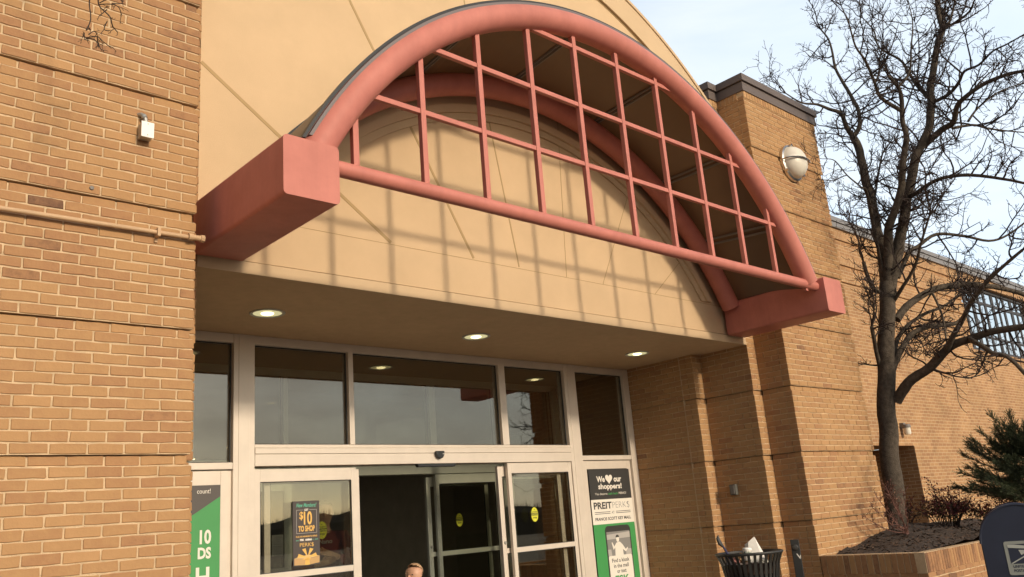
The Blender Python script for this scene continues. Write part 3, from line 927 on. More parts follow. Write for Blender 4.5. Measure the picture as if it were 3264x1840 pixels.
def sh(pts): return [(p[0]+ox, p[1]+oz) for p in pts]
m = MB(); poly(m, sh([(8.46, 1.12), (8.91, 1.13), (8.91, 1.20), (8.46, 1.18)]), Y0-.0035); poly(m, sh([(8.46, .92), (8.53, .92), (8.52, 1.0), (8.46, 1.0)]), Y0-.0035); poly(m, sh([(8.80, .92), (8.91, .92), (8.91, .99), (8.81, .99)]), Y0-.0035)
m.build('picture_mid_tones', PMID, t)
m = MB(); poly(m, sh([(8.59, .92), (8.60, 1.02), (8.565, .99), (8.54, 1.08), (8.555, 1.085), (8.585, 1.03), (8.63, 1.075), (8.70, 1.085), (8.745, 1.05), (8.80, .985), (8.84, 1.01), (8.845, .995), (8.80, .955), (8.745, .99), (8.75, .92)]), Y0-.004)
m.prism(sh(ell(8.662, 1.118, .028, .038, 16)), 'y', Y0-.0045, Y0-.004)
m.build('picture_woman', PWHITE, t)
m = MB(); poly(m, sh(ell(8.660, 1.142, .034, .030, 16, 0, 200)), Y0-.005); m.build('picture_hair', PBLACK, t)
m = MB(); m.prism(rrect(8.495, 8.945, .30, .968, .02), 'y', Y0-.0045, Y0-.002); m.build('white_panel', PWHITE, t)
m = MB(); text(m, 'Find a kiosk', 8.715, .888, .066, Y0-.005, .001, W=.335); text(m, 'in the mall', 8.715, .822, .066, Y0-.005, .001, W=.285); text(m, 'or text', 8.715, .758, .066, Y0-.005, .001, W=.180)
m.build('kiosk_print', PBLACK, t)
m = MB(); text(m, 'FSK', 8.715, .635, .130, Y0-.005, .004, W=.27); m.build('green_code_print', PGREEN, t)

# left green poster
t = thing('shop_poster', 'green poster with big pale letters on the panel beside the left pier', 'poster', (3.1, 7.60, .30))
m = MB(); m.box(2.80, 3.405, Y0, Y0+.004, .26, 1.99); m.build('green_field', PGREEN, t)
m = MB(); poly(m, [(2.80, 1.995), (3.405, 1.995), (3.405, 1.895), (3.193, 1.765), (2.80, 1.54)], Y0-.001); m.build('charcoal_corner', mat('poster_grey_brown', (.075, .062, .055), .5), t)
m = MB(); text(m, 'count!', 3.318, 1.925, .058, Y0-.002, .0, align='RIGHT', sx=.85); text(m, '10', 3.325, 1.500, .158, Y0-.002, .005, align='RIGHT', sx=.78); text(m, 'DS', 3.325, 1.376, .125, Y0-.002, .005, align='RIGHT', sx=.80); text(m, 'H', 3.322, 1.135, .235, Y0-.002, .007, align='RIGHT', sx=.80)
m.build('white_print', PWHITE, t)

# ---------------------------------------------------------------- rooms behind the glass, ground
def setting(mb, name, mt, **kw):
    o = mb.build(name, mt, **kw); o['kind'] = 'structure'; return o
m = MB(); m.box(-60, 60, 4.2, 60, -.3, -.004); m.box(-60, 60, -6.0, 4.2, -.3, 0.0); setting(m, 'pavement', CONC)
m = MB(); m.box(-400, 400, -400, 400, -.5, -.31); setting(m, 'ground', ASPH)
m = MB(); m.box(-60, 60, -60, -6.02, -.309, -.16); setting(m, 'road', ASPH)
m = MB(); m.box(2.58, 9.24, 7.6, 8.94, .0, .012); m.box(-2, 14, 8.94, 24, 0, .012); setting(m, 'floor', TILE)
m = MB()
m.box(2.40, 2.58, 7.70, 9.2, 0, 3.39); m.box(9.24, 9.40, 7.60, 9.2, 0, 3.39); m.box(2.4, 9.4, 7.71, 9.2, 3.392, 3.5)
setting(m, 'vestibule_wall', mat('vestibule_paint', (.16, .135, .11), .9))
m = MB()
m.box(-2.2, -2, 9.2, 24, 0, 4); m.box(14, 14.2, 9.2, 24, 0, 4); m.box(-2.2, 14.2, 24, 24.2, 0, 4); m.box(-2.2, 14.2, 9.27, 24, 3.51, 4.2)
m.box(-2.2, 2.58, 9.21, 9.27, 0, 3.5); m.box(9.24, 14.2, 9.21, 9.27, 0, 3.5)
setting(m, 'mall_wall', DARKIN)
m = MB(); m.box(-2.4, 40, 8.2, 30, 6.3, 6.5); m.box(2.4, 9.4, 6.16, 8.2, 5.9, 6.0); setting(m, 'roof', COPING2)
m = MB(); m.box(-40, -2.45, 5.5, 5.9, 0, 6.6); o = m.build('brick_wall', BRICKTEX); tag(o, 'plain brick wall continuing left of the big pier, out of frame', 'wall')
# far wood beyond the car park (seen mirrored in the glass)
random.seed(21)
m = MB()
K = 720; hts = []
for k in range(K+1):
    a = rad(150)+rad(245)*k/K
    hts.append((a, 4.6+3.2*noise.noise(Vector((a*3.1, 0, 0)))+1.6*noise.noise(Vector((a*11, 4, 0)))+.8*noise.noise(Vector((a*40, 8, 0)))))
for k in range(K):
    (a0, h0), (a1, h1) = hts[k], hts[k+1]
    if 140*math.sin(a0) > -20: continue
    b = len(m.v)
    for a_, h_ in ((a0, h0), (a1, h1)):
        for rr, zz in ((138, -.3), (139, h_*.75), (141, h_), (146, -.3)): m.v.append((rr*math.cos(a_), rr*math.sin(a_), zz))
    for q in range(3): m.face((b+q, b+q+1, b+q+5, b+q+4))
o = m.build('hills', mat('wooded_rise', (.05, .043, .036), .95, var=.3, vscale=.3), smooth=True); o['kind'] = 'structure'
m = MB()
for i in range(9000):
    k = random.randrange(K); a, h = hts[k]
    if 140*math.sin(a) > -20: continue
    a += random.uniform(0, rad(.34)); x, y = 141*math.cos(a), 141*math.sin(a)
    tx, ty = random.uniform(-.6, .6), random.uniform(-.6, .6); wd = random.uniform(.04, .10)
    b = len(m.v); m.v += [(x-wd*math.sin(a), y+wd*math.cos(a), h*.6), (x+wd*math.sin(a), y-wd*math.cos(a), h*.6), (x+tx, y+ty, h+random.uniform(.1, 1.1))]
    m.face((b, b+1, b+2))
o = m.build('distant_wood', mat('winter_wood', (.06, .05, .042), .95)); o['kind'] = 'stuff'

# ceiling lamps added out of view in the mall to lift its darkness
MALL_FILL = mat('mall_fill_lamp', (1, .9, .7), .5, emit=(1.0, .88, .62), estr=70.0)  # strong emission to brighten the interior from out of view
first = None
for ix in range(2):
    for iy in range(3):
        q = (3.9+ix*4.4, 17.8+iy*2.4, 3.50)
        if first is None:
            t = thing('downlight', 'small round ceiling light added out of view to brighten the dark mall interior', 'ceiling light', q, 'unseen fill lights added inside the mall')
            m = MB(); m.lathe([(.11, -.001), (.135, -.004), (.14, -.012), (.12, -.014), (.11, -.004)], q, 24); m.build('trim_ring', TRIMG, t)
            m = MB(); m.lathe([(0, -.008), (.10, -.006), (.108, -.001)], q, 24); m.build('lamp', MALL_FILL, t); first = t
        else:
            c_ = copy_tree(first); c_.location = q
# ---------------------------------------------------------------- fittings on the pier
t = thing('junction_box', 'small white junction box with grey conduit elbow on the left brick pier', 'junction box', (1.836, 5.325, 4.05))
m = MB(); m.box(1.800, 1.875, 5.255, 5.322, 4.055, 4.158); m.build('box', GALV, t, bev=.004)
m = MB(); m.box(1.797, 1.878, 5.246, 5.254, 4.052, 4.161); m.build('cover', mat('white_enamel', (.78, .74, .68), .4), t, bev=.002)
m = MB(); m.tube([(1.837, 5.288, 4.155), (1.837, 5.288, 4.178), (1.834, 5.29, 4.20), (1.826, 5.297, 4.222), (1.815, 5.31, 4.235), (1.805, 5.335, 4.240)], .0135, 12); m.tube([(1.837, 5.288, 4.157), (1.837, 5.288, 4.175)], .019, 8); m.tube([(1.832, 5.291, 4.205), (1.824, 5.299, 4.224)], .018, 12)
m.build('conduit_elbow', GALV, t, smooth=True)
for z in (4.068, 4.146):
    m = MB(); m.lathe([(0, -.003), (.004, -.002), (.004, 0)], (1.8375, 5.246, z), 10, axis='y'); m.build('screw', GALV, t)
t = thing('wall_pipe', 'tan painted conduit pipe running along the left brick pier', 'pipe', (1.0, 5.27, 3.40))
m = MB(); m.tube([(-2.4, 5.295, 3.42), (1.04, 5.295, 3.42), (2.16, 5.295, 3.432)], .0150, 14); m.build('pipe', CONDUIT, t, smooth=True)
m = MB(); m.tube([(2.135, 5.285, 3.432), (2.165, 5.285, 3.432)], .024, 14); m.tube([(2.165, 5.285, 3.432), (2.215, 5.285, 3.432)], .019, 12); m.tube([(2.215, 5.285, 3.432), (2.24, 5.285, 3.4325)], .026, 8)
m.build('end_fitting', CONDUIT, t, smooth=True)
m = MB()
for x in (1.93, .75): m.box(x, x+.02, 5.264, 5.33, 3.398, 3.455); m.box(x, x+.02, 5.318, 5.329, 3.37, 3.40)
m.build('pipe_strap', CONDUIT, t, bev=.002)
m = MB(); m.lathe([(0, -.006), (.012, -.005), (.014, -.001), (.014, .01)], (1.54, 5.326, 3.662), 14, axis='y')
o = m.build('anchor_bolt', GREYSTRIP, smooth=True); tag(o, 'tiny round metal anchor set in a brick of the left pier above the pipe', 'bolt')

# ---------------------------------------------------------------- wall lamp on the tower
t = thing('wall_lamp', 'round bulkhead wall lamp with milky globe and chrome guard high on the tower', 'wall light', (10.555, 5.33, 5.70))
cx_, cz_ = 10.555, 5.960
m = MB(); m.lathe([(.262, 0.0), (.268, -.02), (.262, -.045), (.240, -.055), (.225, -.05)], (cx_, 5.33, cz_), 48, axis='y'); m.build('base_ring', CHROME, t, smooth=True)
m = MB(); m.lathe([(.232, -.045), (.228, -.085), (.205, -.135), (.165, -.178), (.11, -.208), (.05, -.222), (0, -.226)], (cx_, 5.33, cz_), 48, axis='y'); m.build('globe', GLOBE, t, smooth=True)
m = MB()
q = []
for k in range(25):
    a = rad(-90+180*k/24); q.append((cx_+.262*math.sin(a), 5.33-.05-.19*math.cos(a)**.8, cz_))
m.tube(q, .011, 8)
for a in (90, 215, 325):
    ca, sa = math.cos(rad(a)), math.sin(rad(a)); m.tube([(cx_+.262*ca, 5.30, cz_+.262*sa), (cx_+.262*ca, 5.25, cz_+.262*sa)], .02, 10)
m.build('guard_bar', CHROME, t, smooth=True)

# jelly-jar lamp over the alcove
t = thing('wall_lamp', 'small white cylindrical lamp on the set-back wall above the dark alcove', 'wall light', (17.06, 7.2, 2.55))
m = MB(); m.lathe([(0, .17), (.07, .165), (.078, .12), (.078, .10), (.07, .10)], (17.06, 7.19, 2.56), 20); m.box(17.01, 17.11, 7.22, 7.30, 2.66, 2.76); m.build('cap', GREYSTRIP, t, smooth=True)
m = MB(); m.lathe([(.062, .10), (.066, .0), (.055, -.03), (0, -.035)], (17.06, 7.19, 2.56), 20); m.build('glass_jar', GLOBE, t, smooth=True)

# intercom box on the recess return
m = MB(); m.prism([(6.165, 1.585), (6.255, 1.585), (6.255, 1.715), (6.165, 1.715)], 'x', 9.365, 9.42)
o = m.build('wall_outlet_box', mat('weathered_grey', (.10, .095, .08), .6), bev=.008); tag(o, 'small dark grey outlet box on the shaded brick return above the litter bin', 'outlet box')
m = MB(); m.prism([(6.18, 1.60), (6.24, 1.60), (6.24, 1.70), (6.18, 1.70)], 'x', 9.357, 9.366); m.build('cover_flap', GREYSTRIP, o, bev=.003)

# ---------------------------------------------------------------- litter bin
random.seed(5)
BX, BY, BT = 7.79, 5.08, 1.00
BINM = mat('black_bin_steel', (.022, .020, .017), .5, var=.2)
t = thing('litter_bin', 'black slatted metal litter bin full of rubbish, in front of the shaded recess', 'bin', (BX, BY, 0))
m = MB()
n = 34
for k in range(n):
    a = 2*math.pi*k/n
    ca, sa = math.cos(a), math.sin(a)
    M = Matrix.Rotation(a, 4, 'Z')
    prof = [(.235, .05), (.245, .30), (.25, .62), (.262, .78), (.285, .90), (.318, .975), (.322, .99)]
    for (r0, z0), (r1, z1) in zip(prof[:-1], prof[1:]):
        b = len(m.v)
        for (r, z) in ((r0, z0), (r1, z1)):
            for (dr, dt) in ((-.004, -.014), (.004, -.014), (.004, .014), (-.004, .014)):
                p = M @ Vector((r+dr, dt, z)); m.v.append((BX+p.x, BY+p.y, p.z))
        for q in ((0,1,5,4),(1,2,6,5),(2,3,7,6),(3,0,4,7)): m.face([b+i for i in q])
m.build('slats', BINM, t)
def ring(m, r, z, rr=.012, nn=40):
    m.tube([(BX+r*math.cos(2*math.pi*k/nn), BY+r*math.sin(2*math.pi*k/nn), z) for k in range(nn)], rr, 8, closed=True)
m = MB(); ring(m, .322, .992, .014); ring(m, .30, .985, .008); m.build('rim', BINM, t, smooth=True)
m = MB(); m.lathe([(.232, .74), (.244, .742), (.252, .80), (.262, .80)], (BX, BY, 0), 40); ring(m, .245, .10, .014); m.build('hoop', BINM, t, smooth=True)
m = MB(); m.lathe([(0, .06), (.215, .06), (.225, .78), (.27, .90), (.262, .90), (.20, .75)], (BX, BY, 0), 36); m.build('liner', mat('bin_liner', (.07, .042, .03), .5, var=.3, vscale=5), t, smooth=True)
# rubbish, each on its own
def loc(u, v, z):   # u to the right seen from the entrance walk, v away
    return (BX+u*.546+v*.837, BY-u*.837+v*.546, z)
m = MB()
P = [(-.02,-.05,.90),(.13,-.04,.90),(.15,.03,.92),(-.01,.05,.90),(.01,-.04,1.10),(.075,-.03,1.145),(.14,.0,.99),(.03,.05,1.10),(-.03,0,1.075),(.05,.0,1.065)]
b = len(m.v); m.v += [loc(*p) for p in P]
for q in ((0,1,6,5,4),(1,2,6),(2,3,7,5,6),(3,0,4,8,7),(4,9,8),(4,5,9),(5,7,9),(7,8,9)): m.face([b+i for i in q])
o = m.build('paper_bag', mat('paper_white', (.70, .66, .60), .8, bump=.4, bscale=30)); tag(o, 'crumpled open white paper bag on top of the litter bin', 'paper bag')
cM = Matrix.Translation(loc(-.02, -.14, .925)) @ Matrix.Rotation(rad(8), 4, 'Y')
cupt = thing('paper_cup', 'white paper cup with green and red print leaning in the litter bin', 'cup', tuple(loc(-.02, -.14, .93)))
m = MB(); m.lathe([(0, 0), (.034, 0), (.042, .105)], (0,0,0), 24, M=cM); m.build('cup_body', PWHITE, cupt, smooth=True)
m = MB(); m.lathe([(.044, .10), (.046, .108), (.043, .118), (.038, .122), (0, .122)], (0,0,0), 24, M=cM); m.build('lid', mat('lid_white', (.8, .78, .74), .4), cupt, smooth=True)
m = MB(); m.lathe([(.0385, .045), (.0415, .085)], (0,0,0), 24, M=cM); m.build('printed_band', mat('cup_green', (.03, .20, .10), .5, var=.8, vscale=60, var2=(.5, .5, .42)), cupt, smooth=True)
m = MB(); m.tube([loc(-.15, -.02, .88), loc(-.20, .0, .98), loc(-.245, .01, 1.075)], [.017, .014, .010], 8)
um = m.build('folded_umbrella', mat('navy_cloth', (.035, .035, .09), .8)); tag(um, 'folded navy umbrella with dark handle sticking out of the litter bin', 'umbrella')
m = MB(); m.tube([loc(-.245, .01, 1.07), loc(-.27, .012, 1.10), loc(-.285, .013, 1.15), loc(-.275, .013, 1.185)], [.012, .022, .018, .004], 8); m.build('handle', BLACKP, um, smooth=True)
for i, (u, v, z, s_, c_, lb) in enumerate(((-.08, -.08, .955, .055, (.42, .26, .12), 'crumpled tan food wrapper in the litter bin beside the cup'), (-.13, -.10, .93, .035, (.50, .22, .18), 'small crumpled pink wrapper at the left of the litter bin'), (.12, -.16, .915, .040, (.6, .57, .5), 'crumpled pale napkin low at the right of the litter bin'))):
    m = MB(); b = len(m.v); cc = Vector(loc(u, v, z))
    bmx = __import__('bmesh').new(); __import__('bmesh').ops.create_icosphere(bmx, subdivisions=3, radius=s_)
    for vv in bmx.verts:
        vv.co *= 1+.5*noise.noise(vv.co*28+Vector((i*9, 0, 0)))+.25*noise.noise(vv.co*70)
        m.v.append(tuple(cc+Vector((vv.co.x*1.2, vv.co.y*1.2, vv.co.z*.8))))
    for f in bmx.faces: m.face([b+v_.index for v_ in f.verts])
    bmx.free()
    o = m.build('food_wrapper', mat('wrapper%d' % i, c_, .6, var=.2, vscale=30)); tag(o, lb, 'wrapper')

# ---------------------------------------------------------------- black post with white mark
PM = Matrix.Translation((8.33, 4.87, 0)) @ Matrix.Rotation(rad(-62), 4, 'Z')
t = thing('bollard_post', 'slim black square post with a small white tick mark, right of the litter bin', 'post', (8.33, 4.87, 0))
m = MB(); m.box(-.042, .042, -.04, .04, 0, 1.075, M=PM); m.box(-.07, .07, -.07, .07, 0, .015, M=PM); m.build('post', BINM, t, bev=.004)
m = MB(); m.lathe([(.0, .0), (.028, .0), (.030, -.012), (.022, -.022), (0, -.024)], (0, 0, 0), 20, axis='y', M=Matrix.Translation((8.33, 4.87, 0)) @ Matrix.Rotation(rad(-62), 4, 'Z') @ Matrix.Translation((0, -.041, 1.0))); m.build('push_button', mat('dull_steel', (.09, .08, .07), .35, metal=.6), t, smooth=True)
m = MB(); poly(m, [(-.002, .935), (.006, .94), (.030, .905), (.033, .925), (.040, .925), (.034, .885), (.026, .888)], -.0425, M=PM); m.build('white_mark', PWHITE, t)

# ---------------------------------------------------------------- mailbox
MX = Matrix.Translation((8.07, 2.66, 0)) @ Matrix.Rotation(rad(-70.6), 4, 'Z')     # local x: along the face, -y: towards the entrance walk camera side
NAVY = mat('postal_blue_paint', (.018, .022, .042), .42, var=.12, vscale=6, spec=.5)
t = thing('mailbox', 'dark blue rounded-top post box with an eagle sign, at the bottom right corner', 'post box', (8.07, 2.66, 0))
W = .29
prof = [(-W, .13), (W, .13), (W, 1.0)] + [(W*math.cos(rad(a)), 1.0+.29*math.sin(rad(a))) for a in range(6, 180, 6)] + [(-W, 1.0)]
m = MB(); m.prism(prof, 'y', -.265, .265, M=MX); m.build('body', NAVY, t, smooth=True, angle=30, bev=.008)
m = MB()
for s_ in (-1, 1):
    for q in (-.275, .235):
        p_ = [(s_*(W-.02)-.03, 0), (s_*(W-.02)+.03, 0), (s_*(W-.02)+.03, .14), (s_*(W-.02)-.03, .14)]
        m.prism(p_, 'y', q, q+.04, M=MX)
m.build('legs', NAVY, t)
m = MB(); arcp = [(W*1.0*math.cos(rad(a)), 1.0+.29*math.sin(rad(a))) for a in range(0, 181, 6)]
for ya in (-.272, .258):
    m.tube([tuple(MX @ Vector((p[0], ya+.007, p[1]))) for p in arcp], .009, 8)
m.build('rim', NAVY, t, smooth=True)
# pull-down hatch hood on the right side
m = MB(); hp = [(.10, 1.255), (.235, 1.235), (.34, 1.15), (.36, 1.02), (.30, 1.02), (.25, 1.12)]
m.prism(hp, 'y', -.225, .225, M=MX); m.build('hatch', NAVY, t, bev=.01)
yf = -.2665
sg = MB(); sg.prism(rrect(-.13, .135, .75, 1.008, .016), 'y', yf-.002, yf+.002, M=MX); o = sg.build('sign', mat('sign_grey', (.27, .28, .25), .5), t)
m = MB(); poly(m, [(-.105, .835), (.11, .835), (.11, .985), (-.105, .985)], yf-.003, M=MX); m.build('sign_panel', NAVY, o)
m = MB()
# eagle outline: upper wing sweep, beak, lower sweep
poly(m, [(-.105, .984), (-.06, .982), (.03, .968), (.078, .955), (.092, .944), (.090, .932), (.080, .926), (-.09, .838), (-.105, .836), (-.100, .842), (.02, .905), (.072, .932), (.076, .940), (.06, .944), (-.105, .960)], yf-.004, M=MX)
poly(m, [(-.035, .940), (.068, .934), (.02, .922), (-.02, .900)], yf-.004, M=MX)
m.build('eagle_mark', mat('sign_pale', (.40, .41, .37), .5), o)
m = MB(); text(m, 'UNITED STATES', 0, .805, .029, yf-.0035, .0006, M=MX, sx=.92); text(m, 'POSTAL SERVICE', 0, .773, .029, yf-.0035, .0006, M=MX, sx=.88); m.build('sign_print', NAVY, o)

# ---------------------------------------------------------------- easel inside
m = MB(); ez = 1.25
for a, b in (((5.05, 10.0, 0), (5.24, 10.1, ez)), ((5.53, 10.0, 0), (5.30, 10.1, ez)), ((5.29, 10.6, 0), (5.27, 10.12, ez))): m.tube([a, b], .009, 8)
o = m.build('easel', mat('silver_easel', (.42, .42, .40), .35, metal=.2)); tag(o, 'thin silver easel legs standing in the dark doorway', 'easel')
# notice on the inner glass
m = MB(); m.box(4.60, 4.735, 8.935, 8.94, 1.32, 1.54); o = m.build('paper_notice', PWHITE); tag(o, 'white paper notice seen through the left glass panel, left of the dollar poster', 'notice')
m = MB()
for k in range(8): m.box(4.61, 4.725-.01*((k*3) % 4), 8.9335, 8.9345, 1.51-k*.024, 1.514-k*.024)
m.build('text_lines', PMID, o)

# ---------------------------------------------------------------- people
def skin(name, mt, parent, V, E_, R_, root=0, sub=2):
    me = bpy.data.meshes.new(name)
    org = ORG[parent.name]
    me.from_pydata([tuple(Vector(v)-org) for v in V], E_, [])
    o = bpy.data.objects.new(name, me); COL.objects.link(o); o.parent = parent; ORG[o.name] = org
    me.materials.append(mt)
    sk = o.modifiers.new('skin', 'SKIN'); sk.use_smooth_shade = True
    for i, r in enumerate(R_):
        d = me.skin_vertices[0].data[i]
        d.radius = r if isinstance(r, tuple) else (r, r)
        d.use_root = (i == root)
    ss = o.modifiers.new('sub', 'SUBSURF'); ss.levels = sub; ss.render_levels = sub
    return o
def chain(pts, rs, V, E_, R_, start=None):
    prev = start
    for p, r in zip(pts, rs):
        V.append(p); R_.append(r)
        if prev is not None: E_.append((prev, len(V)-1))
        prev = len(V)-1
    return prev
SKINM = mat('skin', (.55, .30, .19), .5, var=.05, vscale=12)
HAIRM = mat('fair_hair', (.43, .26, .14), .8, var=.2, vscale=60)
HAIRD = mat('grey_brown_hair', (.10, .07, .05), .8, var=.2, vscale=60)
HOOD = mat('maroon_hoodie', (.17, .026, .030), .9, var=.15, vscale=8, bump=.5, bscale=25)
JEAN = mat('dark_jeans', (.03, .035, .05), .9)
SHOE = mat('dark_shoes', (.03, .025, .02), .6)
EYEM = mat('eye_dark', (.02, .015, .012), .3)
LIP = mat('lips', (.36, .12, .09), .5)
GREYTEE = mat('dark_jacket', (.05, .05, .055), .9)

def person(label, base, h, yaw, top, legs, hair, arms, bald=False, hairlen=1.0):
    """h total height; yaw: direction faced (0 = -Y); arms: list of (elbow, wrist) in local units of h for left/right"""
    M = Matrix.Translation(base) @ Matrix.Rotation(yaw, 4, 'Z')
    def P(x, y, z): return tuple(M @ Vector((x*h, y*h, z*h)))
    t = thing('person', label, 'person', base)
    k = h
    hs = .13 if h > 1.4 else .155       # head height share
    hz = 1-hs                            # chin
    hr = hs/2
    V, E_, R_ = [], [], []
    # body (skin coloured): pelvis-torso-neck-head, arms, legs in one surface
    a = chain([P(0,0,.50), P(0,0,.58), P(0,0,.68), P(0,.005,.775), P(0,.005,.83), P(0,0,.865)], [(.075*k,.055*k), (.07*k,.05*k), (.08*k,.058*k), (.085*k,.058*k), (.04*k,.035*k), (.031*k,.031*k)], V, E_, R_)
    ch = a
    hd = chain([P(0,-.004,hz+.02), P(0,-.006,hz+hs*.38), P(0,.004,hz+hs*.68), P(0,.006,hz+hs*.86)], [(hs*.30*k,hs*.34*k), (hs*.42*k,hs*.47*k), (hs*.43*k,hs*.50*k), (hs*.28*k,hs*.33*k)], V, E_, R_, ch)
    hands = []
    for s, (el, wr, hn) in zip((-1, 1), arms):
        sh = (s*.105, .005, .80)
        e = chain([P(*sh), P(*el), P(*wr), P(*hn)], [.030*k, .024*k, .016*k, (.020*k, .012*k)], V, E_, R_, 3)
        hands.append((e, Vector(wr), Vector(hn)))
    for s in (-1, 1):
        kn = (s*.055, -.01, .28)
        chain([P(s*.05, 0, .47), P(*kn), P(s*.058, .01, .05), P(s*.06, -.06, .02)], [.05*k, .034*k, .022*k, .02*k], V, E_, R_, 0)
    # fingers
    for (e, wr, hn), s in zip(hands, (-1, 1)):
        d = (hn-wr).normalized(); side = d.cross(Vector((0, -1, .2))).normalized(); curl = Vector((0, -1, .3)).normalized()
        for j, (o_, L) in enumerate(((-.013, .85), (-.005, 1.0), (.004, .95), (.012, .75))):
            p0 = hn+d*.006+side*o_; p1 = p0+d*.020*L+curl*.003; p2 = p1+d*.014*L+curl*.010; p3 = p2+d*.004*L+curl*.010
            chain([P(*p0), P(*p1), P(*p2), P(*p3)], [.0052*k, .005*k, .0046*k, .004*k], V, E_, R_, e)
        p0 = wr+(hn-wr)*.5-side*.014; chain([P(*p0), P(*(p0-side*.012+d*.012)), P(*(p0-side*.014+d*.026))], [.0062*k, .0056*k, .005*k], V, E_, R_, e)
    skin('body', SKINM, t, V, E_, R_)
    # jacket / hoodie following the body
    V, E_, R_ = [], [], []
    chain([P(0,0,.47), P(0,0,.53), P(0,0,.62), P(0,0,.70), P(0,.005,.775), P(0,.008,.825), P(0,.006,.848)], [(.088*k,.068*k), (.092*k,.070*k), (.090*k,.068*k), (.098*k,.072*k), (.096*k,.068*k), (.056*k,.05*k), (.042*k,.042*k)], V, E_, R_)
    for s, (el, wr, hn) in zip((-1, 1), arms):
        sh = (s*.108, .005, .80); wq = tuple(Vector(el).lerp(Vector(wr), .92)); mid = tuple(Vector(sh).lerp(Vector(el), .5))
        chain([P(*sh), P(*mid), P(*el), P(*tuple(Vector(el).lerp(Vector(wr), .5))), P(*wq)], [.043*k, .038*k, .036*k, .031*k, .025*k], V, E_, R_, 4)
    skin('top', top, t, V, E_, R_)
    V, E_, R_ = [], [], []
    chain([P(0,0,.52), P(0,0,.47)], [(.084*k,.064*k), (.082*k,.064*k)], V, E_, R_)
    for s in (-1, 1): chain([P(s*.048, 0, .43), P(s*.055, -.01, .28), P(s*.058, .01, .06)], [.058*k, .044*k, .034*k], V, E_, R_, 1)
    skin('trousers', legs, t, V, E_, R_)
    for s in (-1, 1):
        V, E_, R_ = [], [], []
        chain([P(s*.058, .02, .028), P(s*.058, -.02, .024), P(s*.06, -.07, .018)], [.026*k, .024*k, .018*k], V, E_, R_); skin('shoe', SHOE, t, V, E_, R_)
    # head details
    zc = hz+hs*.5
    def ball(name, mt, c_, rx, ry, rz, cut=None, n=28):
        m = MB(); b = len(m.v); rows = 18
        for i in range(rows+1):
            th = math.pi*i/rows
            for j in range(n):
                ph = 2*math.pi*j/n
                q = Vector((rx*math.sin(th)*math.cos(ph), ry*math.sin(th)*math.sin(ph), rz*math.cos(th)))
                m.v.append(P(c_[0]+q.x, c_[1]+q.y, c_[2]+q.z))
        for i in range(rows):
            for j in range(n):
                if cut:
                    th = math.pi*(i+.5)/rows; ph = 2*math.pi*(j+.5)/n
                    q = Vector((math.sin(th)*math.cos(ph), math.sin(th)*math.sin(ph), math.cos(th)))
                    if not cut(q): continue
                j2 = (j+1) % n
                m.face((b+i*n+j, b+(i+1)*n+j, b+(i+1)*n+j2, b+i*n+j2))
        return m.build(name, mt, t, smooth=True)
    hx, hy = hs*.40, hs*.475
    for s in (-1, 1):
        ball('eye', EYEM, (s*hs*.16, -hy*.80, zc+hs*.01), hs*.045, hs*.03, hs*.025, n=12)
        ball('ear', SKINM, (s*hx*.96, hs*.03, zc-hs*.02), hs*.035, hs*.075, hs*.12, n=16)
    ball('nose', SKINM, (0, -hy*.93, zc-hs*.10), hs*.055, hs*.075, hs*.10, n=12)
    ball('mouth', LIP, (0, -hy*.82, zc-hs*.255), hs*.12, hs*.035, hs*.026, n=12)
    ball('hair', hair, (0, hs*.035, zc+hs*.10), hx*(1.03 if bald else 1.06), hy*(1.03 if bald else 1.06), hs*(.43 if bald else .45), cut=lambda q: (q.z > .38-.9*q.y and not (q.y < -.55 and q.z < .75)) if hairlen else q.z > .5)
    return t

ad = person('adult in a dark red hoodie with folded arms, seen through the left glass panel', (4.68, 7.98, .012), 1.82, rad(-25), HOOD, JEAN, HAIRD,
       [((-.155, -.03, .64), (-.045, -.125, .665), (.005, -.135, .675)), ((.150, -.05, .645), (.05, -.13, .70), (.0, -.14, .72))])
def front_text(par, s, x, z, size, base, yaw, y, mt, nm):
    m = MB(); Mx = Matrix.Translation(base) @ Matrix.Rotation(yaw, 4, 'Z')
    text(m, s, x, z, size, y, .0008, M=Mx); m.build(nm, mt, par)
front_text(ad, 'Nano', 0, 1.40, .06, (4.68, 7.98, .012), rad(-25), -.150, PMID, 'chest_lettering')
ch = person('small child with very short fair hair walking in at the doorway', (4.79, 6.62, 0.0), 1.18, rad(-70), GREYTEE, JEAN, HAIRM,
       [((-.14, .01, .64), (-.135, -.03, .51), (-.13, -.04, .475)), ((.14, .0, .64), (.135, -.05, .52), (.13, -.065, .485))], bald=True)

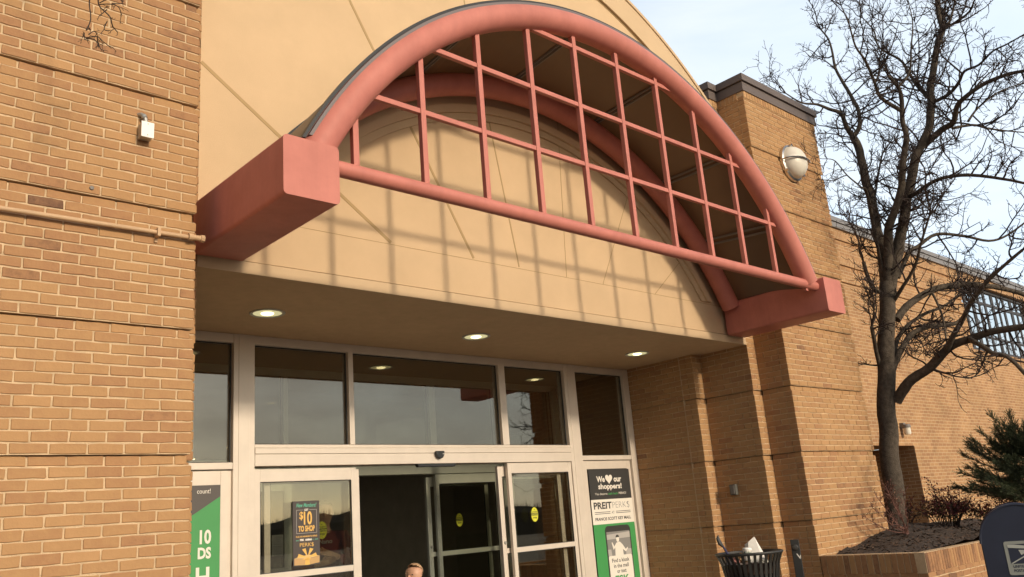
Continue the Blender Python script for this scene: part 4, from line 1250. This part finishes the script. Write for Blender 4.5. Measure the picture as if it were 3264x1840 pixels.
# ---------------------------------------------------------------- planter
random.seed(11)
mb, mm = MB(), MB()
brickface(mb, mm, T_left(9.60), 4.2216, 5.315, 0.0, .615, tonef=lambda u, z: -.16)
brickface(mb, mm, T_front(4.12), 9.60, 16.4, 0.0, .615, c0=True, tonef=lambda u, z: -.16)
soldiers(mb, mm, T_left(9.595), 4.22, 5.315, .615, .825)
soldiers(mb, mm, T_front(4.115), 9.595, 16.4, .615, .825, c0=True)
pl = mb.build('planter_wall', BRICK); tag(pl, 'low brick planter wall with upright capping bricks, running out from the foot of the tower', 'planter')
mm.build('mortar', MORTAR, pl)
c = MB(); c.box(9.70, 9.86, 4.22, 5.31, 0, .80); c.box(9.70, 16.4, 4.23, 4.38, 0, .80); c.box(16.4, 16.6, 4.12, 7.29, 0, .82); c.build('core', MORTAR, pl)
m = MB(); nx, ny = 110, 50
def soilz(x, y):
    r = math.hypot((x-11.9)*.8, (y-5.6)*.9)
    return .77+.20*math.exp(-(r/1.2)**2)+.12*max(0, min(1, (y-4.4)/1.6))*max(0, min(1, (x-9.8)/1.5))+.05*noise.noise(Vector((x*2.2, y*2.2, 0)))+.02*noise.noise(Vector((x*9, y*9, 3)))
for j in range(ny+1):
    for i in range(nx+1):
        x = 9.84+(16.42-9.84)*i/nx; y = 4.36+(7.29-4.36)*j/ny
        m.v.append((x, y, soilz(x, y)))
for j in range(ny):
    for i in range(nx):
        a = j*(nx+1)+i; m.face((a, a+1, a+nx+2, a+nx+1))
MULCH = mat('mulch', (.050, .034, .025), .95, var=.5, vscale=25, bump=1, bscale=50)
o = m.build('soil', MULCH, smooth=True); o['kind'] = 'structure'
m = MB()
for i in range(5200):
    x = random.uniform(9.86, 16.3); y = random.uniform(4.38, 7.25); y = 4.38+(y-4.38)*random.random()**.4
    z = soilz(x, y)+.004; a = random.uniform(0, 6.28); L = random.uniform(.012, .04); wd = random.uniform(.005, .012)
    d = Vector((math.cos(a), math.sin(a), random.uniform(-.4, .6)))*L; n_ = Vector((-math.sin(a), math.cos(a), random.uniform(-.4, .4)))*wd
    c_ = Vector((x, y, z)); b = len(m.v); m.v += [tuple(c_-d-n_), tuple(c_+d-n_), tuple(c_+d+n_), tuple(c_-d+n_)]; m.face((b, b+1, b+2, b+3), tone=random.random())
o = m.build('mulch_chips', mat('bark_chips', (.085, .052, .034), .9, var=.6, vscale=40)); o['kind'] = 'stuff'
LIMBS = [
 (0.135,0.1,[(10.47,4.76,0.78),(10.48,4.75,1.08),(10.49,4.72,1.55),(10.51,4.68,2.02),(10.54,4.62,2.51),(10.57,4.55,3.00),(10.60,4.49,3.35),(10.62,4.43,3.63),(10.65,4.37,4.01)]),
 (0.075,0.055,[(10.62,4.43,3.63),(10.73,4.39,4.48),(10.81,4.43,4.91),(10.88,4.47,5.36),(10.96,4.50,5.62),(11.03,4.55,5.97),(11.09,4.62,6.22)]),
 (0.04,0.012,[(11.09,4.62,6.22),(11.19,4.55,6.37),(11.26,4.54,6.63),(11.29,4.62,6.92),(11.32,4.72,7.23),(11.36,4.79,7.47),(11.41,4.81,7.76),(11.46,4.85,8.00),(11.49,4.94,8.22)]),
 (0.045,0.008,[(11.09,4.62,6.22),(10.96,4.62,6.34),(10.84,4.61,6.51),(10.67,4.69,6.56),(10.51,4.77,6.61),(10.32,4.89,6.64),(10.14,5.00,6.78)]),
 (0.018,0.005,[(10.64,4.40,3.86),(10.48,4.32,5.08),(10.28,4.31,5.20),(10.06,4.36,5.33),(9.86,4.38,5.48),(9.65,4.38,5.46)]),
 (0.017,0.006,[(10.96,4.43,5.28),(11.14,4.38,5.67),(11.32,4.36,5.94),(11.51,4.30,6.12),(11.71,4.22,6.23)]),
 (0.07,0.02,[(10.64,4.40,3.86),(10.63,4.24,4.55),(10.59,4.16,4.71),(10.58,4.02,4.95),(10.56,3.90,5.23),(10.53,3.79,5.55),(10.49,3.72,5.73),(10.42,3.70,5.92),(10.37,3.64,6.21),(10.30,3.63,6.32),(10.20,3.67,6.44)]),
 (0.03,0.006,[(10.41,3.69,6.03),(10.16,3.80,6.19),(9.97,3.77,6.37),(9.78,3.75,6.56),(9.58,3.75,6.68),(9.40,3.70,6.89),(9.21,3.67,7.05)]),
 (0.02,0.006,[(10.42,3.67,6.35),(10.68,3.59,6.59),(10.90,3.58,7.00),(11.13,3.56,7.46),(11.33,3.62,7.87)]),
 (0.085,0.035,[(10.62,4.43,3.63),(10.71,4.29,4.18),(10.77,4.21,4.43),(10.86,4.07,4.86),(10.92,3.98,5.20),(11.00,3.87,5.51),(11.07,3.77,5.76),(11.15,3.65,6.04),(11.20,3.58,6.32),(11.24,3.55,6.58),(11.31,3.45,6.93),(11.37,3.37,7.21),(11.42,3.31,7.38),(11.44,3.31,7.63),(11.49,3.26,8.05)]),
 (0.025,0.012,[(11.46,3.33,7.40),(11.74,3.28,7.60),(12.01,3.24,8.00),(12.28,3.21,8.38)]),
 (0.025,0.01,[(11.46,3.32,7.38),(11.24,3.08,7.28),(11.02,2.85,7.22),(10.77,2.67,7.25)]),
 (0.032,0.008,[(11.23,3.58,6.36),(11.33,3.73,6.66),(11.44,3.85,6.96),(11.55,3.97,7.27),(11.60,4.22,7.60),(11.73,4.29,7.97),(11.83,4.44,8.28)]),
 (0.03,0.008,[(11.23,3.58,6.33),(11.16,3.37,6.32),(11.07,3.17,6.38),(10.96,3.04,6.45),(10.87,2.85,6.42),(10.79,2.65,6.48),(10.71,2.45,6.46),(10.65,2.21,6.47)]),
 (0.05,0.02,[(11.15,3.77,5.77),(11.11,3.51,5.87),(11.03,3.33,5.88),(10.93,3.22,6.02),(10.84,3.08,6.07),(10.80,2.82,6.13),(10.77,2.54,6.12),(10.72,2.29,6.04)]),
 (0.022,0.007,[(11.01,3.34,5.80),(11.28,3.19,5.87),(11.51,3.09,5.83),(11.77,2.94,5.81),(12.05,2.75,5.78)]),
 (0.018,0.006,[(11.19,3.20,5.90),(11.49,3.13,6.15),(11.84,2.98,6.39),(12.19,2.82,6.54),(12.55,2.62,6.65)]),
 (0.035,0.015,[(10.91,4.05,5.05),(10.81,3.83,5.09),(10.72,3.58,5.12),(10.63,3.33,5.07),(10.60,2.96,4.92),(10.50,2.74,4.78),(10.41,2.50,4.61)]),
 (0.035,0.012,[(10.80,4.29,4.07),(10.98,4.17,4.38),(11.14,4.09,4.49),(11.35,3.91,4.63),(11.59,3.67,4.57),(11.80,3.47,4.48),(12.01,3.29,4.55),(12.25,3.03,4.76)]),
 (0.012,0.006,[(11.32,4.11,5.25),(11.60,4.04,5.42),(11.82,4.10,5.17),(11.96,4.34,4.96),(12.10,4.58,4.91)]),
 (0.075,0.035,[(10.58,4.52,2.52),(10.55,4.32,2.71),(10.55,4.05,2.86),(10.54,3.79,3.03),(10.53,3.53,3.09),(10.53,3.26,3.13),(10.55,2.95,3.12),(10.55,2.67,3.03)]),
 (0.04,0.018,[(10.48,3.78,3.02),(10.41,3.62,3.17),(10.33,3.48,3.30),(10.25,3.33,3.45),(10.18,3.15,3.58),(10.13,2.94,3.71),(10.11,2.67,3.86)]),
 (0.055,0.03,[(10.66,4.35,3.54),(10.87,4.22,3.74),(11.11,4.02,3.88),(11.38,3.74,3.92),(11.62,3.54,3.88),(11.82,3.43,3.83),(12.05,3.24,3.72)]),
 (0.05,0.02,[(10.59,4.50,2.92),(10.71,4.40,3.16),(10.85,4.27,3.35),(10.99,4.11,3.42),(11.14,3.95,3.42),(11.26,3.84,3.46),(11.39,3.73,3.65)]),
 (0.04,0.015,[(10.61,4.47,3.02),(10.86,4.50,3.27),(11.14,4.45,3.50),(11.46,4.33,3.67),(11.79,4.18,3.78),(12.11,4.06,3.96)]),
 (0.035,0.02,[(10.49,3.52,3.09),(10.36,3.38,2.98),(10.23,3.22,2.84),(10.11,3.05,2.76),(9.98,2.91,2.57),(9.85,2.77,2.41)]),
 (0.018,0.012,[(11.13,4.05,3.89),(11.02,3.97,3.67),(10.90,3.90,3.43),(10.77,3.87,3.19)]),
 (0.03,0.026,[(10.54,4.62,2.96),(10.43,4.58,3.13),(10.32,4.53,3.26),(10.22,4.48,3.43)]),
 (0.032,0.026,[(10.55,4.47,3.90),(10.46,4.46,3.91),(10.36,4.46,4.02),(10.27,4.45,4.13),(10.19,4.42,4.23)]),
 (0.03,0.012,[(10.65,4.36,3.75),(10.55,4.16,3.89),(10.47,3.93,4.08),(10.35,3.76,4.32),(10.25,3.57,4.57)]),
]

# ---------------------------------------------------------------- trees
def rnd_unit():
    while True:
        v = Vector((random.uniform(-1, 1), random.uniform(-1, 1), random.uniform(-1, 1)))
        if .05 < v.length < 1: return v.normalized()
def twig(mb, p, d, L, r, lvl, wig=.28, kids=(7, 5), rmin=.0038, up=.10, nseg=None):
    nseg = nseg or (6 if lvl == 0 else 4 if lvl == 1 else 3)
    pts = [p.copy()]; dirs = [d.normalized()]
    for i in range(nseg):
        d = (d.normalized()+rnd_unit()*wig+Vector((0, 0, up))).normalized()
        pts.append(pts[-1]+d*L/nseg); dirs.append(d)
    if any(in_tower(q) for q in pts): return
    rs = [max(rmin*.8, r*(1-.7*i/nseg)) for i in range(nseg+1)]
    mb.tube(pts, rs, 5 if lvl == 0 else 3, cap=False)
    if lvl >= len(kids): return
    n = max(2, int(kids[lvl]*random.uniform(.7, 1.3)))
    for k in range(n):
        t = random.uniform(.18, 1.0)*nseg; i = min(int(t), nseg-1); q = pts[i].lerp(pts[i+1], t-i)
        ax = dirs[i]; sd = rnd_unit(); sd = (sd-ax*sd.dot(ax)).normalized()
        nd = (ax*random.uniform(.35, .9)+sd*random.uniform(.6, 1.1)).normalized()
        twig(mb, q, nd, L*random.uniform(.16, .46), max(rmin, r*.55), lvl+1, wig*1.15, kids, rmin, up)
def in_tower(q): return 9.3 < q.x < 11.56 and q.y > 5.27 and q.z < 7.06
def limb_smooth(pts, sub=4):
    P = [Vector(p) for p in pts]; out = []
    for i in range(len(P)-1):
        a = P[max(0, i-1)]; b = P[i]; c = P[i+1]; d = P[min(len(P)-1, i+2)]
        for k in range(sub):
            t = k/sub
            out.append(.5*((2*b)+(c-a)*t+(2*a-5*b+4*c-d)*t*t+(3*b-a-3*c+d)*t**3))
    out.append(P[-1]); return out
random.seed(42)
tree = thing('bare_tree', 'large leafless tree standing in the planter in front of the set-back brick wall', 'tree', (12.02, 5.46, .70))
LIMBS = [(a*1.04, b*1.04, [(x*1.148, y*1.148, 1.45+(z-1.45)*1.148) for x, y, z in p]) for a, b, p in LIMBS]
tr = MB(); tw = MB()
for li, (r0, r1, pts) in enumerate(LIMBS):
    P = limb_smooth(pts)
    n = len(P)
    if li == 0:
        rs = [r0*(1+.55*max(0, 1-i/3.5)**2)*(1-(1-r1/r0)*i/(n-1)) for i in range(n)]
    else:
        rs = [r0+(r1-r0)*(i/(n-1))**.8 for i in range(n)]
    rs = [r*(1+.07*noise.noise(Vector((li*5, i*.8, 0)))) for i, r in enumerate(rs)]
    P = [p+Vector((noise.noise(p*3+Vector((li, 0, 0))), noise.noise(p*3+Vector((0, li, 9))), noise.noise(p*3+Vector((5, 0, li)))))*min(.035, .6*r) for p, r in zip(P, rs)]
    tr.tube(P, rs, 16 if r0 > .05 else 9)
    if li == 0 or r1/r0 > .8 and r0 > .025 and r0 < .034: 
        if li == 0: continue
    # secondaries along the limb
    acc = 0; nxt = .1
    tot = sum((P[i+1]-P[i]).length for i in range(n-1)); run = 0
    for i in range(n-1):
        seg = (P[i+1]-P[i]).length; run += seg; acc += seg
        f = run/tot
        if f < (.12 if r0 < .05 else .30): continue
        while acc > nxt:
            acc -= nxt; nxt = random.uniform(.11, .25)*(1.5 if P[i].z < 5.2 else 1.0)
            ax = (P[i+1]-P[i]).normalized(); sd = rnd_unit(); sd = (sd-ax*sd.dot(ax)).normalized()
            if P[i].z < 3.6: sd = (sd+Vector((.1, 0, -.25))).normalized()
            nd = (ax*random.uniform(.2, .8)+sd).normalized()
            L = random.uniform(.4, 1.25)*(1.1-.35*f)
            twig(tw, P[i], nd, L, min(.014, rs[i]*.5+.004), 0, .35, (9, 4), rmin=.0038)
    # terminal spray
    for k in range(4):
        twig(tw, P[-1], ((P[-1]-P[-2]).normalized()+rnd_unit()*.6), random.uniform(.4, 1.0), min(.012, rs[-1]), 0, .35, (9, 4), rmin=.0040)
tr.build('trunk', BARK, tree, smooth=True)
tw.build('crown', TWIG, tree)

# tree left of the camera: only the tips of one drooping branch reach into the view
t2 = thing('bare_tree', 'drooping bare branch tips at the top left, before the brick pier', 'tree', (-2.6, 2.6, 0))
tr = MB()
tr.tube(limb_smooth([(-2.6, 2.6, 0), (-2.58, 2.62, 1.2), (-2.5, 2.7, 2.6), (-2.45, 2.7, 4.2), (-2.3, 2.75, 6.2)]), [.17-.11*i/16 for i in range(17)], 14)
tr.tube(limb_smooth([(-2.48, 2.7, 3.4), (-1.7, 3.2, 4.6), (-.6, 3.8, 5.3), (.5, 4.3, 5.35), (1.1, 4.48, 5.0), (1.244, 4.5, 4.502)]), [max(.004, .05-.06*i/20) for i in range(21)], 10)
tr.tube(limb_smooth([(.5, 4.3, 5.35), (1.0, 4.45, 5.2), (1.24, 4.5, 4.85), (1.278, 4.5, 4.516)]), [.007-.003*i/12 for i in range(13)], 8)
for a, b in (((-2.45, 2.7, 4.6), (-3.8, 3.0, 6.4)), ((-2.4, 2.7, 5.2), (-1.6, 1.9, 7.2)), ((-2.5, 2.7, 3.9), (-3.4, 1.6, 5.8))):
    mid = Vector(a).lerp(Vector(b), .5)+Vector((0, 0, .15)); tr.tube(limb_smooth([a, tuple(mid), b]), [.045-.035*i/8 for i in range(9)], 8)
tr.build('trunk', BARK, t2, smooth=True)
tw = MB()
HB = [[(1.244,4.502),(1.243,4.426),(1.246,4.302),(1.22,4.212)],[(1.22,4.212),(1.236,4.193),(1.277,4.195),(1.319,4.186),(1.366,4.19)],[(1.236,4.193),(1.268,4.18),(1.29,4.138)],[(1.22,4.212),(1.213,4.154)],[(1.236,4.193),(1.26,4.226),(1.296,4.245)],[(1.277,4.195),(1.299,4.172),(1.321,4.149)],[(1.278,4.516),(1.292,4.433),(1.321,4.38),(1.339,4.337),(1.366,4.309),(1.399,4.296)],[(1.339,4.337),(1.325,4.281),(1.342,4.256)],[(1.297,4.435),(1.35,4.436),(1.383,4.417),(1.411,4.402)],[(1.292,4.433),(1.349,4.468),(1.413,4.48)],[(1.35,4.436),(1.393,4.447)],[(1.321,4.38),(1.291,4.344)]]
for k, b_ in enumerate(HB):
    r0 = .0042 if k in (0, 6) else .0030
    P = [Vector((p[0], 4.5+.03*math.sin(i*1.7+k), p[1])) for i, p in enumerate(b_)]
    P[0].y = 4.5 if k in (0, 6) else P[0].y
    Q = limb_smooth(P, 3); tw.tube(Q, [r0*(1-.35*i/(len(Q)-1)) for i in range(len(Q))], 6)
    for i in range(1, len(Q), 2):
        if k == 0 and i < 7: continue
        twig(tw, Q[i], ((Q[i]-Q[i-1]).normalized()+rnd_unit()*.9), random.uniform(.025, .055), .0024, 1, .3, (2, 3), .0016, 0)
for k in range(26):
    a = Vector((random.uniform(-4.2, -1.0), random.uniform(1.6, 3.4), random.uniform(5.2, 7.4)))
    twig(tw, a, rnd_unit()+Vector((0, 0, .6)), random.uniform(.6, 1.1), .010, 0, .3, (6, 4))
tw.build('crown', TWIG, t2)

# ---------------------------------------------------------------- shrubs
def leafquad(m, p, s_, d=None):
    u = (d or rnd_unit()); v = u.cross(rnd_unit()).normalized()
    b = len(m.v); m.v += [tuple(p), tuple(p+u*s_*.5+v*s_*.28), tuple(p+u*s_), tuple(p+u*s_*.5-v*s_*.28)]
    m.face((b, b+1, b+2, b+3), tone=random.random())
RLEAF = mat('red_leaf', (.17, .035, .032), .7, var=.5, vscale=14)
BLEAF = mat('dry_leaf', (.16, .075, .045), .8, var=.5, vscale=14)
GLEAF = mat('dull_green_leaf', (.075, .070, .022), .7, var=.4, vscale=14)
random.seed(3)
# twiggy shrub left of the trunk
t = thing('twiggy_shrub', 'thin twiggy shrub with a few dry reddish leaves, left of the tree trunk', 'shrub', (11.35, 5.02, .93))
tw = MB(); lf = MB()
for tip, dy in (((9.78, 4.60, 1.42), 0), ((9.95, 4.50, 1.48), .1), ((10.10, 4.6, 1.52), 0), ((9.70, 4.75, 1.22), .1), ((10.28, 4.52, 1.45), -.1), ((9.66, 4.62, 1.32), 0), ((10.35, 4.75, 1.55), 0), ((9.82, 4.45, 1.12), 0)):
    a = Vector((11.36+random.uniform(-.04, .04), 5.03, .95)); e = Vector((tip[0]*1.082, tip[1]*1.082, 1.45+(tip[2]-1.45)*1.082)); mid = a.lerp(e, .5)+Vector((.03, 0, -.06))
    Q = limb_smooth([a, mid, e], 5)
    tw.tube(Q, [.0075-.004*i/10 for i in range(11)], 5)
    for i in range(4, 11):
        for k in range(2):
            d = (Q[i]-Q[i-1]).normalized()+rnd_unit()*.8+Vector((0, 0, .2)); st = len(tw.v)
            twig(tw, Q[i], d, random.uniform(.06, .16), .004, 1, .3, (2, 3), .003, .1)
            for q in range(2 if i > 6 else 0): leafquad(lf, Q[i]+d.normalized()*random.uniform(.02, .13), random.uniform(.018, .035))
tw.build('stems', mat('reddish_stem', (.14, .06, .045), .8), t); lf.build('leaves', BLEAF, t)
# red-leaved shrubs right of the trunk
def bush(label, c, rx, ry, h, red, seed, n=26, leaves=1500, green=500):
    random.seed(seed)
    t = thing('red_leaf_shrub', label, 'shrub', c, 'red-leaved shrubs in the planter')
    tw = MB(); l1 = MB(); l2 = MB()
    tips = []
    for i in range(n):
        a = random.uniform(0, 6.28); r = math.sqrt(random.random())
        e = Vector((c[0]+rx*r*math.cos(a), c[1]+ry*r*math.sin(a), c[2]+h*random.uniform(.5, 1.0)*(1.1-.4*r)))
        s_ = Vector((c[0]+.1*math.cos(a), c[1]+.1*math.sin(a), c[2]))
        Q = limb_smooth([s_, s_.lerp(e, .5)+Vector((0, 0, .08)), e], 4); tw.tube(Q, [.008-.005*k/8 for k in range(9)], 4)
        for k in range(3, 9):
            d = rnd_unit()+Vector((0, 0, .3)); twig(tw, Q[k], d, random.uniform(.08, .2), .004, 1, .3, (2, 3), .003, .05); tips.append(Q[k]+d*random.uniform(.02, .18))
    for i in range(leaves):
        q = random.choice(tips)+rnd_unit()*random.uniform(0, .09); f = (q.z-c[2])/h
        if f > .42: leafquad(l1, q, random.uniform(.02, .045))
    for i in range(green):
        q = random.choice(tips)+rnd_unit()*random.uniform(0, .12)
        if (q.z-c[2])/h < .62: leafquad(l2, q, random.uniform(.02, .045))
    tw.build('stems', TWIG, t); l1.build('red_leaves', RLEAF, t); l2.build('green_leaves', GLEAF, t)
bush('dense red-leaved shrub behind the post box, right of the tree trunk', (12.95, 5.15, .86), .50, .42, .62, True, 31, 30, 2200, 800)
bush('sparser red-leaved shrub close to the tree trunk, in front of the dark alcove', (12.7, 5.70, .93), .35, .35, .52, True, 37, 18, 500, 300)
bush('red-leaved shrub under the juniper, furthest right in the planter', (13.1, 4.55, .84), .40, .35, .50, True, 39, 20, 1100, 700)

# juniper
random.seed(19)
JG = mat('juniper_green', (.026, .042, .022), .8, var=.45, vscale=9, var2=(.075, .095, .038))
t = thing('juniper', 'dark green spreading juniper bush above the post box at the right edge', 'evergreen shrub', (12.95, 3.98, .84))
tw = MB(); nd = MB()
base = Vector((12.95, 3.98, .84))
tw.tube(limb_smooth([base, (12.90, 3.98, 1.2), (12.98, 3.96, 1.55), (13.05, 3.9, 2.0)]), [.06-.045*i/12 for i in range(13)], 10)
for i in range(95):
    a = random.uniform(0, 6.28); f = random.random()
    z0 = 1.22+.62*f
    reach = (1.18-.78*f)*random.uniform(.55, 1.0)
    s_ = Vector((12.95, 3.97, z0)); d = Vector((math.cos(a), math.sin(a)*.9, 0))
    e = s_+d*reach+Vector((0, 0, random.uniform(.10, .42)*(.6+f)))
    if f > .9: e = s_+d*.22+Vector((0, 0, .36))
    Q = limb_smooth([s_, s_.lerp(e, .5)+Vector((0, 0, -.05)), e], 6)
    tw.tube(Q, [.010-.007*k/12 for k in range(13)], 4)
    for k in range(3, 13):
        w_ = k/12; ax = (Q[k]-Q[k-1]).normalized()
        for j in range(9):
            dd = (ax*1.1+rnd_unit()*.75+Vector((0, 0, .15))).normalized(); L = random.uniform(.07, .19)*(1.15-.45*w_)
            p0 = Q[k]+rnd_unit()*.012
            # a spray: spine with short needles
            for q in range(6):
                pp = p0+dd*L*q/6
                for g in range(4):
                    n_ = (dd+rnd_unit()*.6).normalized(); s2 = n_.cross(rnd_unit()).normalized()*.0030
                    b = len(nd.v); nd.v += [tuple(pp-s2), tuple(pp+s2), tuple(pp+n_*random.uniform(.018, .034))]; nd.face((b, b+1, b+2), tone=random.random())
tw.build('trunk', BARK, t, smooth=True); nd.build('foliage', JG, t)
